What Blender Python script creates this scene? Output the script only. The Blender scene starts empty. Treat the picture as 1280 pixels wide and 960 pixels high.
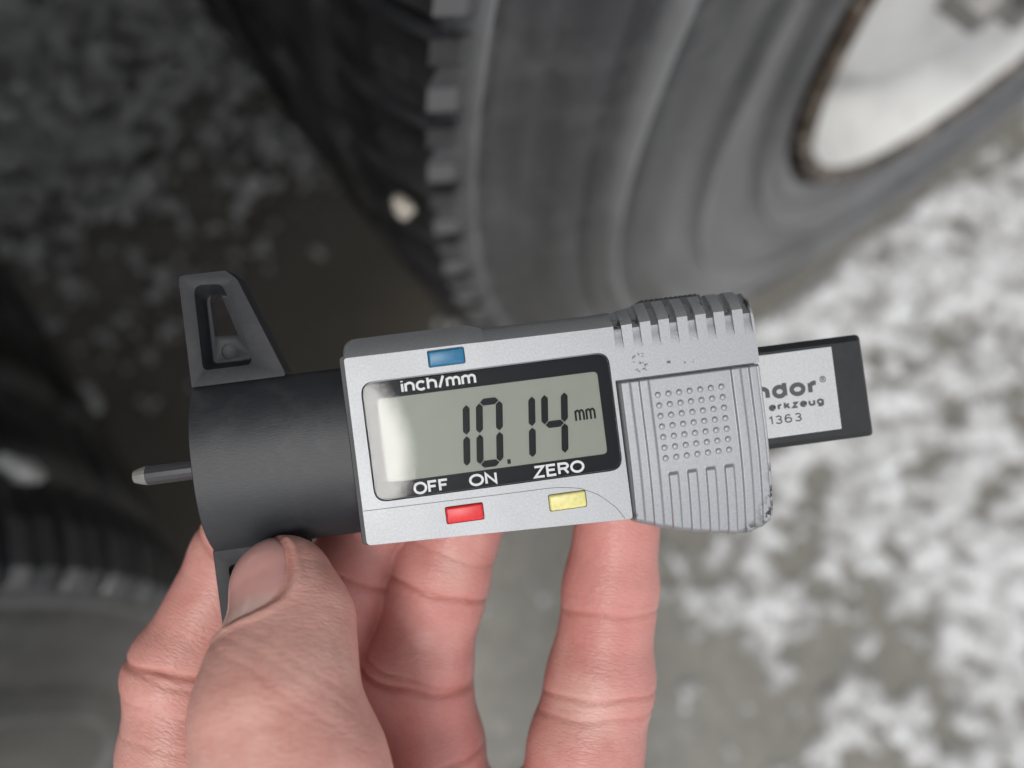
import bpy, bmesh, math, random
import numpy as np
from mathutils import Matrix, Vector
random.seed(7)
RNG = np.random.default_rng(7)
sc = bpy.context.scene
COL = sc.collection

# ------------------------------------------------------------------ camera
CAM_POS = (-0.55863, -0.11928, 0.85192)
CAM_R = ((0.80079, -0.59386, -0.07785), (0.59093, 0.76219, 0.26433), (0.09764, 0.25768, -0.96129))  # right, up, forward
cam = bpy.data.cameras.new('camera')
cam.sensor_fit = 'HORIZONTAL'
cam.sensor_width = 34.6
cam.lens = 956.7 / 1280 * 34.6
cam.clip_start = 0.005
cam.clip_end = 500
cam.dof.use_dof = True
cam.dof.focus_distance = 0.1255
cam.dof.aperture_fstop = 6.8
camo = bpy.data.objects.new('camera', cam)
COL.objects.link(camo)
r_, u_, f_ = CAM_R
MCAM = Matrix(((r_[0], u_[0], -f_[0], CAM_POS[0]), (r_[1], u_[1], -f_[1], CAM_POS[1]),
               (r_[2], u_[2], -f_[2], CAM_POS[2]), (0, 0, 0, 1)))
camo.matrix_world = MCAM
sc.camera = camo

# ------------------------------------------------------------------ world: overcast winter sky
SUN_EL, SUN_AZ = math.radians(69.2), math.radians(217.5)     # azimuth measured from +X, counter-clockwise
world = bpy.data.worlds.new('World')
sc.world = world
world.use_nodes = True
wn = world.node_tree.nodes
wl = world.node_tree.links
wn.clear()
sky = wn.new('ShaderNodeTexSky')
sky.sky_type = 'NISHITA'
sky.sun_disc = False
sky.sun_elevation = SUN_EL
sky.sun_rotation = math.radians(90) - SUN_AZ
sky.air_density = 1.0
sky.dust_density = 1.2
hs = wn.new('ShaderNodeHueSaturation')
hs.inputs['Saturation'].default_value = 0.12            # cloud cover: almost colourless light
wl.new(sky.outputs[0], hs.inputs['Color'])
bg = wn.new('ShaderNodeBackground')
bg.inputs['Strength'].default_value = 0.15
wl.new(hs.outputs[0], bg.inputs['Color'])
wo = wn.new('ShaderNodeOutputWorld')
wl.new(bg.outputs[0], wo.inputs[0])
sun = bpy.data.lights.new('sun', 'SUN')
sun.energy = 1.15
sun.angle = math.radians(16)
sun.color = (1.0, 0.975, 0.94)
suno = bpy.data.objects.new('sun', sun)
COL.objects.link(suno)
sd = Vector((math.cos(SUN_EL) * math.cos(SUN_AZ), math.cos(SUN_EL) * math.sin(SUN_AZ), math.sin(SUN_EL)))
suno.rotation_euler = sd.to_track_quat('Z', 'Y').to_euler()
sc.view_settings.view_transform = 'Standard'
sc.view_settings.look = 'None'
sc.view_settings.gamma = 1.0
sc.view_settings.exposure = 0.36
sc.cycles.use_denoising = True
sc.cycles.max_bounces = 8
sc.cycles.sample_clamp_indirect = 6.0


# ------------------------------------------------------------------ helpers
def tag(o, label=None, cat=None, group=None, kind=None):
    for k, v in (('label', label), ('category', cat), ('group', group), ('kind', kind)):
        if v:
            o[k] = v
    return o


def empty(name, mw=None, loc=None):
    o = bpy.data.objects.new(name, None)
    COL.objects.link(o)
    if mw is not None:
        o.matrix_world = mw
    if loc is not None:
        o.location = loc
    return o


def link(name, me, mat=None, parent=None):
    o = bpy.data.objects.new(name, me)
    COL.objects.link(o)
    if mat and len(me.materials) == 0:
        me.materials.append(mat)
    if parent is not None:
        o.parent = parent
    return o


def mesh_np(name, V, F, smooth=True):
    me = bpy.data.meshes.new(name)
    me.from_pydata([tuple(map(float, v)) for v in V], [], [tuple(map(int, f)) for f in F])
    if smooth:
        me.polygons.foreach_set('use_smooth', [True] * len(me.polygons))
    me.update()
    return me


def mesh_fast(name, V, Q, smooth=True):
    V = np.ascontiguousarray(V, dtype=np.float32)
    Q = np.ascontiguousarray(Q, dtype=np.int32)
    me = bpy.data.meshes.new(name)
    n = len(Q)
    me.vertices.add(len(V))
    me.vertices.foreach_set('co', V.ravel())
    me.loops.add(n * 4)
    me.loops.foreach_set('vertex_index', Q.ravel())
    me.polygons.add(n)
    me.polygons.foreach_set('loop_start', np.arange(n, dtype=np.int32) * 4)
    me.polygons.foreach_set('loop_total', np.full(n, 4, dtype=np.int32))
    if smooth:
        me.polygons.foreach_set('use_smooth', np.ones(n, dtype=bool))
    me.update(calc_edges=True)
    me.validate()
    return me


def bake(o):
    """Apply an object's modifiers into its own mesh."""
    dg = bpy.context.evaluated_depsgraph_get()
    dg.update()
    me = bpy.data.meshes.new_from_object(o.evaluated_get(dg))
    old = o.data
    o.modifiers.clear()
    o.data = me
    me.name = old.name
    return o


def rounded(pts, seg=5):
    """pts: (u, v, r); returns a polygon with arcs at the corners (constant count per corner)."""
    out = []
    n = len(pts)
    for i in range(n):
        p = np.array(pts[i][:2], float)
        r = pts[i][2]
        a = np.array(pts[i - 1][:2], float) - p
        b = np.array(pts[(i + 1) % n][:2], float) - p
        la, lb = np.linalg.norm(a), np.linalg.norm(b)
        a, b = a / la, b / lb
        if r <= 0:
            out.append(p)
            continue
        ang = math.acos(np.clip(a @ b, -1, 1))
        t = min(r / math.tan(ang / 2), 0.48 * la, 0.48 * lb)
        p0, p1 = p + a * t, p + b * t
        for k in range(seg + 1):
            s = k / seg
            out.append((1 - s) ** 2 * p0 + 2 * s * (1 - s) * p + s * s * p1)
    return np.array(out)


def loft_bm(layers, bm=None):
    """layers: list of (polygon Nx2, w), back to front; caps both ends. mm."""
    bm = bm or bmesh.new()
    rings = []
    for poly, w in layers:
        rings.append([bm.verts.new((p[0], p[1], w)) for p in poly])
    n = len(rings[0])
    for a, b in zip(rings[:-1], rings[1:]):
        for i in range(n):
            j = (i + 1) % n
            bm.faces.new((a[i], a[j], b[j], b[i]))
    bm.faces.new(list(reversed(rings[0])))
    bm.faces.new(rings[-1])
    return bm


def bm_obj(name, bm, mat, parent=None, scale=0.001, bevel=0, seg=2, smooth_angle=35):
    bmesh.ops.recalc_face_normals(bm, faces=bm.faces)
    if scale != 1:
        bmesh.ops.scale(bm, vec=(scale,) * 3, verts=bm.verts)
    me = bpy.data.meshes.new(name)
    bm.to_mesh(me)
    bm.free()
    o = link(name, me, mat, parent)
    if bevel:
        m = o.modifiers.new('bevel', 'BEVEL')
        m.width = bevel * scale
        m.segments = seg
        m.limit_method = 'ANGLE'
        m.angle_limit = math.radians(28)
        m.harden_normals = False
    shade(o, smooth_angle)
    return o


def shade(o, ang=35):
    me = o.data
    me.polygons.foreach_set('use_smooth', [True] * len(me.polygons))
    bm = bmesh.new()
    bm.from_mesh(me)
    for e in bm.edges:
        if len(e.link_faces) == 2 and e.calc_face_angle(0) > math.radians(ang):
            e.smooth = False
    bm.to_mesh(me)
    bm.free()


def box_bm(c, s, bm=None, rot=None):
    bm = bm or bmesh.new()
    m = Matrix.Translation(c)
    if rot is not None:
        m = m @ rot
    bmesh.ops.create_cube(bm, size=1, matrix=m @ Matrix.Diagonal((*s, 1)))
    return bm


def lathe(prof, n, axis='y', close=False):
    """prof: (r, y) list; revolve round the y axis. Returns V, Q arrays."""
    prof = np.array(prof, float)
    t = np.linspace(0, 2 * np.pi, n, endpoint=False)
    V = np.stack([prof[:, 0][None] * np.cos(t)[:, None], np.broadcast_to(prof[:, 1][None], (n, len(prof))),
                  prof[:, 0][None] * np.sin(t)[:, None]], -1)
    m = len(prof)
    Q = []
    mm = m if close else m - 1
    i = np.arange(n)[:, None]
    j = np.arange(mm)[None]
    a = i * m + j
    b = ((i + 1) % n) * m + j
    c = ((i + 1) % n) * m + (j + 1) % m
    d = i * m + (j + 1) % m
    Q = np.stack([a, b, c, d], -1).reshape(-1, 4)
    return V.reshape(-1, 3), Q


def vnoise(x, y, seed=0):
    xi, yi = np.floor(x).astype(np.int64), np.floor(y).astype(np.int64)
    fx, fy = x - xi, y - yi
    fx, fy = fx * fx * (3 - 2 * fx), fy * fy * (3 - 2 * fy)

    def h(a, b):
        n = (a * 374761393 + b * 668265263 + seed * 974634777) & 0x7fffffff
        n = ((n ^ (n >> 13)) * 1274126177) & 0x7fffffff
        return ((n ^ (n >> 16)) & 0xffff) / 65535.0
    return (h(xi, yi) * (1 - fx) + h(xi + 1, yi) * fx) * (1 - fy) + (h(xi, yi + 1) * (1 - fx) + h(xi + 1, yi + 1) * fx) * fy


def fbm(x, y, oct=4, seed=0):
    s, a, t = 0, 1.0, 0
    for k in range(oct):
        s = s + a * vnoise(x * 2 ** k, y * 2 ** k, seed + k)
        t += a
        a *= 0.5
    return s / t


def sstep(a, b, x):
    t = np.clip((x - a) / (b - a), 0, 1)
    return t * t * (3 - 2 * t)


# ------------------------------------------------------------------ materials
class NT:
    def __init__(s, name):
        s.m = bpy.data.materials.new(name)
        s.m.use_nodes = True
        s.t = s.m.node_tree
        s.n = s.t.nodes
        s.p = s.n['Principled BSDF']
        s.out = s.n['Material Output']

    def new(s, typ, **kw):
        nd = s.n.new(typ)
        for k, v in kw.items():
            if k.startswith('i_'):
                nd.inputs[k[2:].replace('_', ' ')].default_value = v
            else:
                setattr(nd, k, v)
        return nd

    def l(s, a, b):
        s.t.links.new(a, b)

    def coord(s, kind='Object', scale=None):
        c = s.new('ShaderNodeTexCoord').outputs[kind]
        if scale is not None:
            mp = s.new('ShaderNodeMapping')
            mp.inputs['Scale'].default_value = scale
            s.l(c, mp.inputs['Vector'])
            c = mp.outputs[0]
        return c

    def noise(s, scale, detail=4, rough=0.55, vec=None, dist=0.0):
        nd = s.new('ShaderNodeTexNoise')
        nd.inputs['Scale'].default_value = scale
        nd.inputs['Detail'].default_value = detail
        nd.inputs['Roughness'].default_value = rough
        nd.inputs['Distortion'].default_value = dist
        s.l(vec if vec is not None else s.coord(), nd.inputs['Vector'])
        return nd.outputs['Fac']

    def ramp(s, fac, stops, interp='LINEAR'):
        r = s.new('ShaderNodeValToRGB')
        r.color_ramp.interpolation = interp
        els = r.color_ramp.elements
        while len(els) < len(stops):
            els.new(0.5)
        for e, (p, c) in zip(els, stops):
            e.position = p
            e.color = (*c, 1) if len(c) == 3 else c
        s.l(fac, r.inputs[0])
        return r.outputs[0]

    def mix(s, fac, a, b):
        m = s.new('ShaderNodeMix', data_type='RGBA')
        for inp, v in ((0, fac), (6, a), (7, b)):
            if isinstance(v, (int, float)):
                m.inputs[inp].default_value = v
            elif isinstance(v, tuple):
                m.inputs[inp].default_value = (*v, 1) if len(v) == 3 else v
            else:
                s.l(v, m.inputs[inp])
        return m.outputs[2]

    def math(s, op, a, b=None):
        m = s.new('ShaderNodeMath', operation=op)
        for k, v in ((0, a), (1, b)):
            if v is None:
                continue
            if isinstance(v, (int, float)):
                m.inputs[k].default_value = v
            else:
                s.l(v, m.inputs[k])
        return m.outputs[0]

    def bump(s, h, strength, dist, normal=None):
        b = s.new('ShaderNodeBump')
        b.inputs['Strength'].default_value = strength
        b.inputs['Distance'].default_value = dist
        s.l(h, b.inputs['Height'])
        if normal is not None:
            s.l(normal, b.inputs['Normal'])
        return b.outputs[0]

    def set(s, **kw):
        for k, v in kw.items():
            inp = s.p.inputs[k.replace('_', ' ')]
            if isinstance(v, (int, float)):
                inp.default_value = v
            elif isinstance(v, tuple):
                inp.default_value = (*v, 1) if len(v) == 3 and inp.type == 'RGBA' else v
            else:
                s.l(v, inp)
        return s


WEAR_SPOTS = ((45.6, -21.0, 3.6), (46.2, -14.0, 2.6), (46.1, -17.5, 2.8), (41.5, -23.6, 2.4), (21.3, -18.6, 1.8), (45.2, 15.0, 1.7), (41.2, 14.2, 1.3), (-22.6, -9.0, 1.5),
              (-22.8, -13.5, 1.5), (38.0, 15.5, 1.5), (34.8, 14.6, 1.5), (31.6, 14.6, 1.4), (-22.3, 14.4, 1.4), (22.6, 14.2, 1.8), (25.7, 14.2, 1.5))


def m_silver(name, base=(0.41, 0.42, 0.435), wear=True, grain=1.0):
    t = NT(name)
    n1 = t.noise(2600, 2, 0.6)
    n2 = t.noise(60, 4)
    col = t.ramp(n1, [(0.3, tuple(c * 0.92 for c in base)), (0.7, tuple(min(1, c * 1.07) for c in base))])
    n3 = t.noise(320, 5, 0.7)
    dirt = t.ramp(n3, [(0.68, (0, 0, 0)), (0.80, (1, 1, 1))])
    col = t.mix(t.math('MULTIPLY', dirt, 0.25), col, (0.16, 0.15, 0.14))
    metal = 0.75
    if wear:
        # paint knocked off the lower right corner and a few edge spots (places that get dropped on)
        co = t.coord('Object')
        pt = None
        for px_, py_, rad in WEAR_SPOTS:
            vm = t.new('ShaderNodeVectorMath', operation='DISTANCE')
            t.l(co, vm.inputs[0])
            vm.inputs[1].default_value = (px_ * 0.001, py_ * 0.001, -0.0015)
            mr = t.new('ShaderNodeMapRange')
            mr.inputs['From Min'].default_value = rad * 0.001
            mr.inputs['From Max'].default_value = rad * 0.0004
            t.l(vm.outputs['Value'], mr.inputs['Value'])
            pt = mr.outputs[0] if pt is None else t.math('MAXIMUM', pt, mr.outputs[0])
        nz = t.ramp(t.noise(700, 4, 0.65), [(0.47, (0, 0, 0)), (0.52, (1, 1, 1))])
        chip = t.math('MULTIPLY', pt, nz)
        col = t.mix(chip, col, (0.03, 0.03, 0.032))
        t.set(Metallic=t.math('SUBTRACT', 0.76, t.math('MULTIPLY', chip, 0.76)))
    else:
        t.set(Metallic=metal)
    nb = t.bump(n1, 0.22 * grain, 0.00010)
    nb = t.bump(n2, 0.12, 0.0005, nb)
    t.set(Base_Color=col, Roughness=t.math('ADD', 0.50, t.math('MULTIPLY', n2, 0.12)), Normal=nb)
    return t.m


def m_plastic(name, col, rough=0.45, grain=1500, bump=0.25, dust=0.0, brushed=None, spec=0.5):
    t = NT(name)
    n1 = t.noise(grain, 3, 0.6, vec=t.coord('Object', brushed) if brushed else None)
    c = t.mix(n1, tuple(v * 0.75 for v in col), tuple(v * 1.3 for v in col))
    if dust:
        d = t.ramp(t.noise(140, 6, 0.7), [(0.5, (0, 0, 0)), (0.85, (1, 1, 1))])
        c = t.mix(t.math('MULTIPLY', d, dust), c, (0.32, 0.32, 0.31))
    t.set(Base_Color=c, Roughness=t.math('ADD', rough - 0.06, t.math('MULTIPLY', n1, 0.12)),
          Normal=t.bump(n1, bump, 0.00008), Specular_IOR_Level=spec)
    return t.m


def m_flat(name, col, rough=0.5, spec=0.5, metallic=0.0):
    t = NT(name)
    t.set(Base_Color=t.mix(t.noise(900, 3), tuple(v * 0.9 for v in col), tuple(min(1, v * 1.1) for v in col)),
          Roughness=rough, Specular_IOR_Level=spec, Metallic=metallic)
    return t.m


M_SIL = m_silver('silver_paint')
M_PANEL = m_silver('silver_grip_paint', (0.40, 0.41, 0.425))
M_PLATE = m_silver('silver_plate', (0.54, 0.55, 0.55), wear=False, grain=0.7)
M_BLK = m_plastic('black_plastic', (0.022, 0.024, 0.028), 0.5, 700, 0.3, 0.08, brushed=(1, 8, 1))
M_ARM = m_plastic('dusty_black_plastic', (0.015, 0.0165, 0.020), 0.5, 1200, 0.35, 0.07, spec=0.28)
M_ROD = m_plastic('rod_black_plastic', (0.016, 0.017, 0.02), 0.42, 900, 0.2, 0.03)
M_STEEL = m_flat('probe_steel', (0.06, 0.06, 0.064), 0.5, 0.5, 0.4)
M_TIP = m_flat('probe_tip_steel', (0.22, 0.215, 0.20), 0.6, 0.5, 0.2)
M_BEZEL = m_flat('bezel_black', (0.004, 0.005, 0.008), 0.5, 0.0)
M_SEG = m_flat('segment_black', (0.006, 0.007, 0.008), 0.9, 0.0)
M_WHITE = m_flat('white_print', (0.72, 0.73, 0.74), 0.6)
M_GREYPRINT = m_flat('grey_print', (0.07, 0.075, 0.08), 0.6)
M_BLUE = m_plastic('blue_button', (0.015, 0.15, 0.29), 0.38, 1500, 0.15)
M_RED = m_plastic('red_button', (0.72, 0.025, 0.03), 0.38, 1500, 0.15)
M_YEL = m_plastic('yellow_button', (0.75, 0.69, 0.27), 0.4, 1500, 0.15)
M_GAP = m_flat('dark_gap', (0.012, 0.012, 0.013), 0.7)

t = NT('lcd')
t.set(Base_Color=t.mix(t.noise(300, 4), (0.205, 0.225, 0.180), (0.25, 0.27, 0.222)), Roughness=0.5)
M_LCD = t.m

t = NT('display_glass')
fr = t.new('ShaderNodeFresnel')
fr.inputs['IOR'].default_value = 1.27
scr = t.ramp(t.noise(900, 6, 0.75, vec=t.coord('Object', (0.35, 2.4, 1))), [(0.58, (0, 0, 0)), (0.72, (1, 1, 1))])
tr = t.new('ShaderNodeBsdfTransparent')
gl = t.new('ShaderNodeBsdfGlossy')
t.l(t.math('ADD', 0.02, t.math('MULTIPLY', scr, 0.10)), gl.inputs['Roughness'])
mx = t.new('ShaderNodeMixShader')
t.l(fr.outputs[0], mx.inputs[0])
t.l(tr.outputs[0], mx.inputs[1])
t.l(gl.outputs[0], mx.inputs[2])
t.l(mx.outputs[0], t.out.inputs['Surface'])
M_GLASS = t.m

# worn brown marker remains: print that is mostly rubbed off
t = NT('rubbed_marker')
nz = t.ramp(t.noise(1500, 4, 0.7), [(0.50, (0, 0, 0)), (0.62, (1, 1, 1))])
t.set(Base_Color=(0.17, 0.12, 0.09), Roughness=0.7, Alpha=t.math('MULTIPLY', nz, 0.7))
M_MARK = t.m

# rubber
t = NT('tyre_rubber')
co = t.coord('Object')
sp_ = t.new('ShaderNodeSeparateXYZ')
t.l(co, sp_.inputs[0])
rad_ = t.math('SQRT', t.math('ADD', t.math('MULTIPLY', sp_.outputs[0], sp_.outputs[0]), t.math('MULTIPLY', sp_.outputs[2], sp_.outputs[2])))
cb_ = t.new('ShaderNodeCombineXYZ')
t.l(t.math('MULTIPLY', rad_, 34.0), cb_.inputs[0])
t.l(t.math('MULTIPLY', sp_.outputs[0], 2.2), cb_.inputs[1])
t.l(t.math('MULTIPLY', sp_.outputs[2], 2.2), cb_.inputs[2])
bands = t.ramp(t.noise(1.0, 4, 0.6, cb_.outputs[0]), [(0.47, (0, 0, 0)), (0.68, (1, 1, 1))])
n1 = t.ramp(t.noise(6, 5, 0.6, co), [(0.35, (0, 0, 0)), (0.65, (1, 1, 1))])
n2 = t.noise(60, 5, 0.65, co)
c = t.mix(n1, (0.009, 0.0095, 0.0115), (0.030, 0.031, 0.036))
c = t.mix(t.math('MULTIPLY', bands, 0.30), c, (0.19, 0.193, 0.20))           # road dust rubbed into rings
for r0, w0, k0 in ((0.505, 0.0036, 0.5), (0.4425, 0.0040, 0.55), (0.385, 0.003, 0.35), (0.334, 0.004, 0.4)):   # pale lines along the moulded rings
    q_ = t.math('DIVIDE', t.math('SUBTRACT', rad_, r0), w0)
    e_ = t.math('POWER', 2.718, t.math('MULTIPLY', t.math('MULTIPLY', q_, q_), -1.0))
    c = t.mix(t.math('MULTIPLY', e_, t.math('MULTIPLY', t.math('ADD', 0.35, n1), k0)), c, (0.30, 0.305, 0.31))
dst = t.ramp(n2, [(0.48, (0, 0, 0)), (0.8, (1, 1, 1))])
c = t.mix(t.math('MULTIPLY', dst, 0.3), c, (0.22, 0.22, 0.22))
t.set(Base_Color=c, Roughness=t.math('ADD', 0.30, t.math('MULTIPLY', n2, 0.25)), Normal=t.bump(n2, 0.3, 0.002), Coat_Weight=0.7, Coat_Roughness=0.2)
M_RUB = t.m
t = NT('tread_rubber')  # darker than the sidewall: deep shade on the tread is in this colour
n2 = t.noise(70, 5, 0.65)
c = t.mix(t.ramp(t.noise(28, 5, 0.65), [(0.42, (0, 0, 0)), (0.68, (1, 1, 1))]), (0.004, 0.004, 0.004), (0.030, 0.030, 0.031))
t.set(Base_Color=c, Specular_IOR_Level=0.5, Roughness=t.math('ADD', 0.3, t.math('MULTIPLY', n2, 0.3)), Normal=t.bump(n2, 0.3, 0.002))
M_TREAD = t.m
t = NT('rim_white_paint')
n1 = t.noise(14, 5, 0.6)
n2 = t.noise(45, 6, 0.7)
c = t.mix(n1, (0.60, 0.595, 0.575), (0.80, 0.795, 0.775))
c = t.mix(t.math('MULTIPLY', t.ramp(n2, [(0.52, (0, 0, 0)), (0.72, (1, 1, 1))]), 0.28), c, (0.26, 0.21, 0.155))
t.set(Base_Color=c, Roughness=0.42)
M_RIM = t.m
M_LUG_GLINT = m_flat('lug_glint_rubber', (0.15, 0.152, 0.156), 0.35)  # pale grey strip: wet highlight on the lugs painted as colour
t = NT('rusty_flange')
n2 = t.noise(55, 6, 0.7)
t.set(Base_Color=t.ramp(n2, [(0.3, (0.02, 0.017, 0.015)), (0.5, (0.085, 0.06, 0.042)), (0.68, (0.36, 0.32, 0.27))]), Roughness=0.75,
      Normal=t.bump(n2, 0.5, 0.002))
M_RUST = t.m
M_HUB = m_flat('hub_black', (0.02, 0.02, 0.022), 0.5)
M_NUT = m_flat('nut_steel', (0.3, 0.29, 0.28), 0.5, 0.5, 0.7)

# ground: stained wet concrete / trodden dirt
t = NT('concrete_ground')
co = t.coord('Object')
n1 = t.noise(2.2, 5, 0.6, co)
n2 = t.noise(22, 6, 0.65, co)
n3 = t.ramp(t.noise(75, 5, 0.65, co), [(0.35, (0, 0, 0)), (0.65, (1, 1, 1))])
c = t.mix(n1, (0.15, 0.140, 0.118), (0.24, 0.228, 0.20))
c = t.mix(t.ramp(n2, [(0.35, (0, 0, 0)), (0.7, (1, 1, 1))]), c, t.mix(n3, (0.10, 0.094, 0.080), (0.30, 0.288, 0.255)))
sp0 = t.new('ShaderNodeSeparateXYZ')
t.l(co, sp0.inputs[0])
mud_shade = t.ramp(t.math('ADD', t.math('MULTIPLY', sp0.outputs[1], 1.6), t.math('MULTIPLY', n1, 0.5)), [(0.22, (0, 0, 0)), (0.62, (1, 1, 1))])
mud_shade = t.math('MULTIPLY', mud_shade, t.ramp(t.math('ADD', sp0.outputs[1], t.math('MULTIPLY', n1, 0.3)), [(0.50, (1, 1, 1)), (0.90, (0.0, 0.0, 0.0))]))  # fades farther in: light from the far side is put into the colour
c = t.mix(t.math('MULTIPLY', mud_shade, 0.85), c, t.mix(n2, (0.066, 0.055, 0.041), (0.12, 0.102, 0.079)))     # brown road dirt, darkened to carry the trailer's shade too
# old snow lying farther out, beyond the modelled crust
sep = t.new('ShaderNodeSeparateXYZ')
t.l(co, sep.inputs[0])
far = t.math('MAXIMUM', t.math('ABSOLUTE', sep.outputs[0]), t.math('ABSOLUTE', sep.outputs[1]))
farm = t.ramp(t.math('MULTIPLY', far, 0.1), [(0.22, (0, 0, 0)), (0.26, (1, 1, 1))])
sm = t.math('MULTIPLY', farm, t.ramp(t.noise(4, 6, 0.7, co), [(0.45, (0, 0, 0)), (0.52, (1, 1, 1))]))
c = t.mix(sm, c, (0.70, 0.71, 0.73))
t.set(Base_Color=c, Roughness=t.ramp(n1, [(0.3, (0.35,) * 3), (0.7, (0.75,) * 3)]), Normal=t.bump(n2, 0.4, 0.006))
M_GROUND = t.m
t = NT('old_snow')
n2 = t.noise(48, 6, 0.7)
n3 = t.noise(350, 4, 0.7)
c = t.ramp(n2, [(0.34, (0.30, 0.295, 0.28)), (0.62, (0.82, 0.825, 0.83))])
sp1 = t.new('ShaderNodeSeparateXYZ')
t.l(t.coord('Object'), sp1.inputs[0])
thin = t.ramp(t.math('MULTIPLY', sp1.outputs[2], 100.0), [(0.0, (1, 1, 1)), (0.85, (0, 0, 0))])
c = t.mix(t.math('MULTIPLY', thin, 0.75), c, (0.27, 0.265, 0.25))            # thin, half-melted crust is grey
slush = t.ramp(t.math('ADD', sp1.outputs[1], t.math('MULTIPLY', n2, 0.3)), [(0.25, (0, 0, 0)), (0.6, (1, 1, 1))])
c = t.mix(t.math('MULTIPLY', slush, 0.80), c, (0.46, 0.455, 0.44))        # grey wet slush under the trailer
t.set(Base_Color=c, Roughness=0.55, Normal=t.bump(n3, 0.6, 0.003), Subsurface_Weight=0.1)
t.p.inputs['Subsurface Radius'].default_value = (0.01, 0.01, 0.012)
t.p.inputs['Subsurface Scale'].default_value = 0.3
M_SNOW = t.m

# skin
t = NT('skin')
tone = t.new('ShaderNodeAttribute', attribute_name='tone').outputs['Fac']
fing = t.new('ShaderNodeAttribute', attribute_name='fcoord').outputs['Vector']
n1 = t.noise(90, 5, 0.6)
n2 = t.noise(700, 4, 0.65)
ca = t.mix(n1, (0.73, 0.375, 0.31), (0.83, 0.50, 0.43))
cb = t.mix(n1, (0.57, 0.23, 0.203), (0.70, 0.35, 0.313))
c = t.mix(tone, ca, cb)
blot = t.ramp(t.noise(230, 4, 0.6), [(0.4, (0, 0, 0)), (0.75, (1, 1, 1))])
c = t.mix(t.math('MULTIPLY', blot, 0.35), c, (0.54, 0.17, 0.15))
big = t.noise(42, 3, 0.5)
c = t.mix(t.math('MULTIPLY', t.ramp(big, [(0.5, (0, 0, 0)), (0.72, (1, 1, 1))]), 0.32), c, (0.60, 0.20, 0.175))
c = t.mix(t.math('MULTIPLY', t.ramp(big, [(0.28, (1, 1, 1)), (0.45, (0, 0, 0))]), 0.40), c, (0.80, 0.58, 0.49))
cr = t.new('ShaderNodeAttribute', attribute_name='crease').outputs['Fac']
c = t.mix(t.math('MULTIPLY', cr, 0.55), c, (0.42, 0.12, 0.085))
# fine skin lines: elongated across the finger
mp = t.new('ShaderNodeMapping')
mp.inputs['Scale'].default_value = (1.9, 0.42, 0.42)
t.l(fing, mp.inputs['Vector'])
v1 = t.new('ShaderNodeTexVoronoi', feature='DISTANCE_TO_EDGE')
v1.inputs['Scale'].default_value = 1.0
t.l(mp.outputs[0], v1.inputs['Vector'])
lines = t.ramp(v1.outputs['Distance'], [(0.0, (0, 0, 0)), (0.16, (1, 1, 1))])
mp2 = t.new('ShaderNodeMapping')
mp2.inputs['Scale'].default_value = (2.4, 0.25, 0.25)
mp2.inputs['Rotation'].default_value = (0, 0, 0.35)
t.l(fing, mp2.inputs['Vector'])
wv = t.new('ShaderNodeTexNoise')
wv.inputs['Scale'].default_value = 1.0
wv.inputs['Detail'].default_value = 3
t.l(mp2.outputs[0], wv.inputs['Vector'])
wf = t.new('ShaderNodeTexWave', wave_type='BANDS', bands_direction='X')
wf.inputs['Scale'].default_value = 0.34
wf.inputs['Distortion'].default_value = 9.0
wf.inputs['Detail'].default_value = 2.5
wf.inputs['Detail Scale'].default_value = 0.35
mp3 = t.new('ShaderNodeMapping')
mp3.inputs['Rotation'].default_value = (0, 0, -0.45)
t.l(fing, mp3.inputs['Vector'])
t.l(mp3.outputs[0], wf.inputs['Vector'])
c = t.mix(t.math('MULTIPLY', t.ramp(wf.outputs['Fac'], [(0.0, (1, 1, 1)), (0.45, (0, 0, 0))]), t.math('ADD', 0.015, t.math('MULTIPLY', tone, 0.03))), c, (0.45, 0.20, 0.15))
c = t.mix(t.math('MULTIPLY', t.ramp(lines, [(0.0, (1, 1, 1)), (0.5, (0, 0, 0))]), 0.16), c, (0.45, 0.18, 0.14))
nb = t.bump(wf.outputs['Fac'], 0.10, 0.00007)
nb = t.bump(n2, 0.7, 0.00016, nb)
nb = t.bump(lines, 0.30, 0.00014, nb)
nb = t.bump(wv.outputs['Fac'], 0.35, 0.0002, nb)
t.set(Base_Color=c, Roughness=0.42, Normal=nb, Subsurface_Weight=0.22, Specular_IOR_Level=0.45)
t.p.inputs['Subsurface Radius'].default_value = (1.0, 0.36, 0.22)
t.p.inputs['Subsurface Scale'].default_value = 0.0014
M_SKIN = t.m
t = NT('nail')
c = t.mix(t.noise(160, 3), (0.64, 0.31, 0.285), (0.72, 0.43, 0.395))
ns = t.new('ShaderNodeAttribute', attribute_name='along').outputs['Fac']
c = t.mix(t.ramp(ns, [(0.885, (0, 0, 0)), (0.93, (1, 1, 1))]), c, (0.70, 0.60, 0.50))
c = t.mix(t.ramp(ns, [(0.10, (1, 1, 1)), (0.24, (0, 0, 0))]), c, (0.70, 0.47, 0.42))
t.set(Base_Color=c, Roughness=0.16, Subsurface_Weight=0.2, Specular_IOR_Level=0.6, Normal=t.bump(t.noise(900, 3, vec=t.coord('Object', (1, 0.2, 1))), 0.1, 0.0001))
t.p.inputs['Subsurface Radius'].default_value = (1.0, 0.4, 0.3)
t.p.inputs['Subsurface Scale'].default_value = 0.0012
M_NAIL = t.m
M_CLOTH = m_plastic('jacket_cloth', (0.03, 0.034, 0.045), 0.85, 1400, 0.6)

# ------------------------------------------------------------------ ground and snow
V = np.array([(-120, -120, 0), (120, -120, 0), (120, 120, 0), (-120, 120, 0)], float)
tag(link('ground', mesh_np('ground', V, [(0, 1, 2, 3)], False), M_GROUND), 'wet brown grey concrete yard under and beside the wheels', kind='structure')

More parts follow.
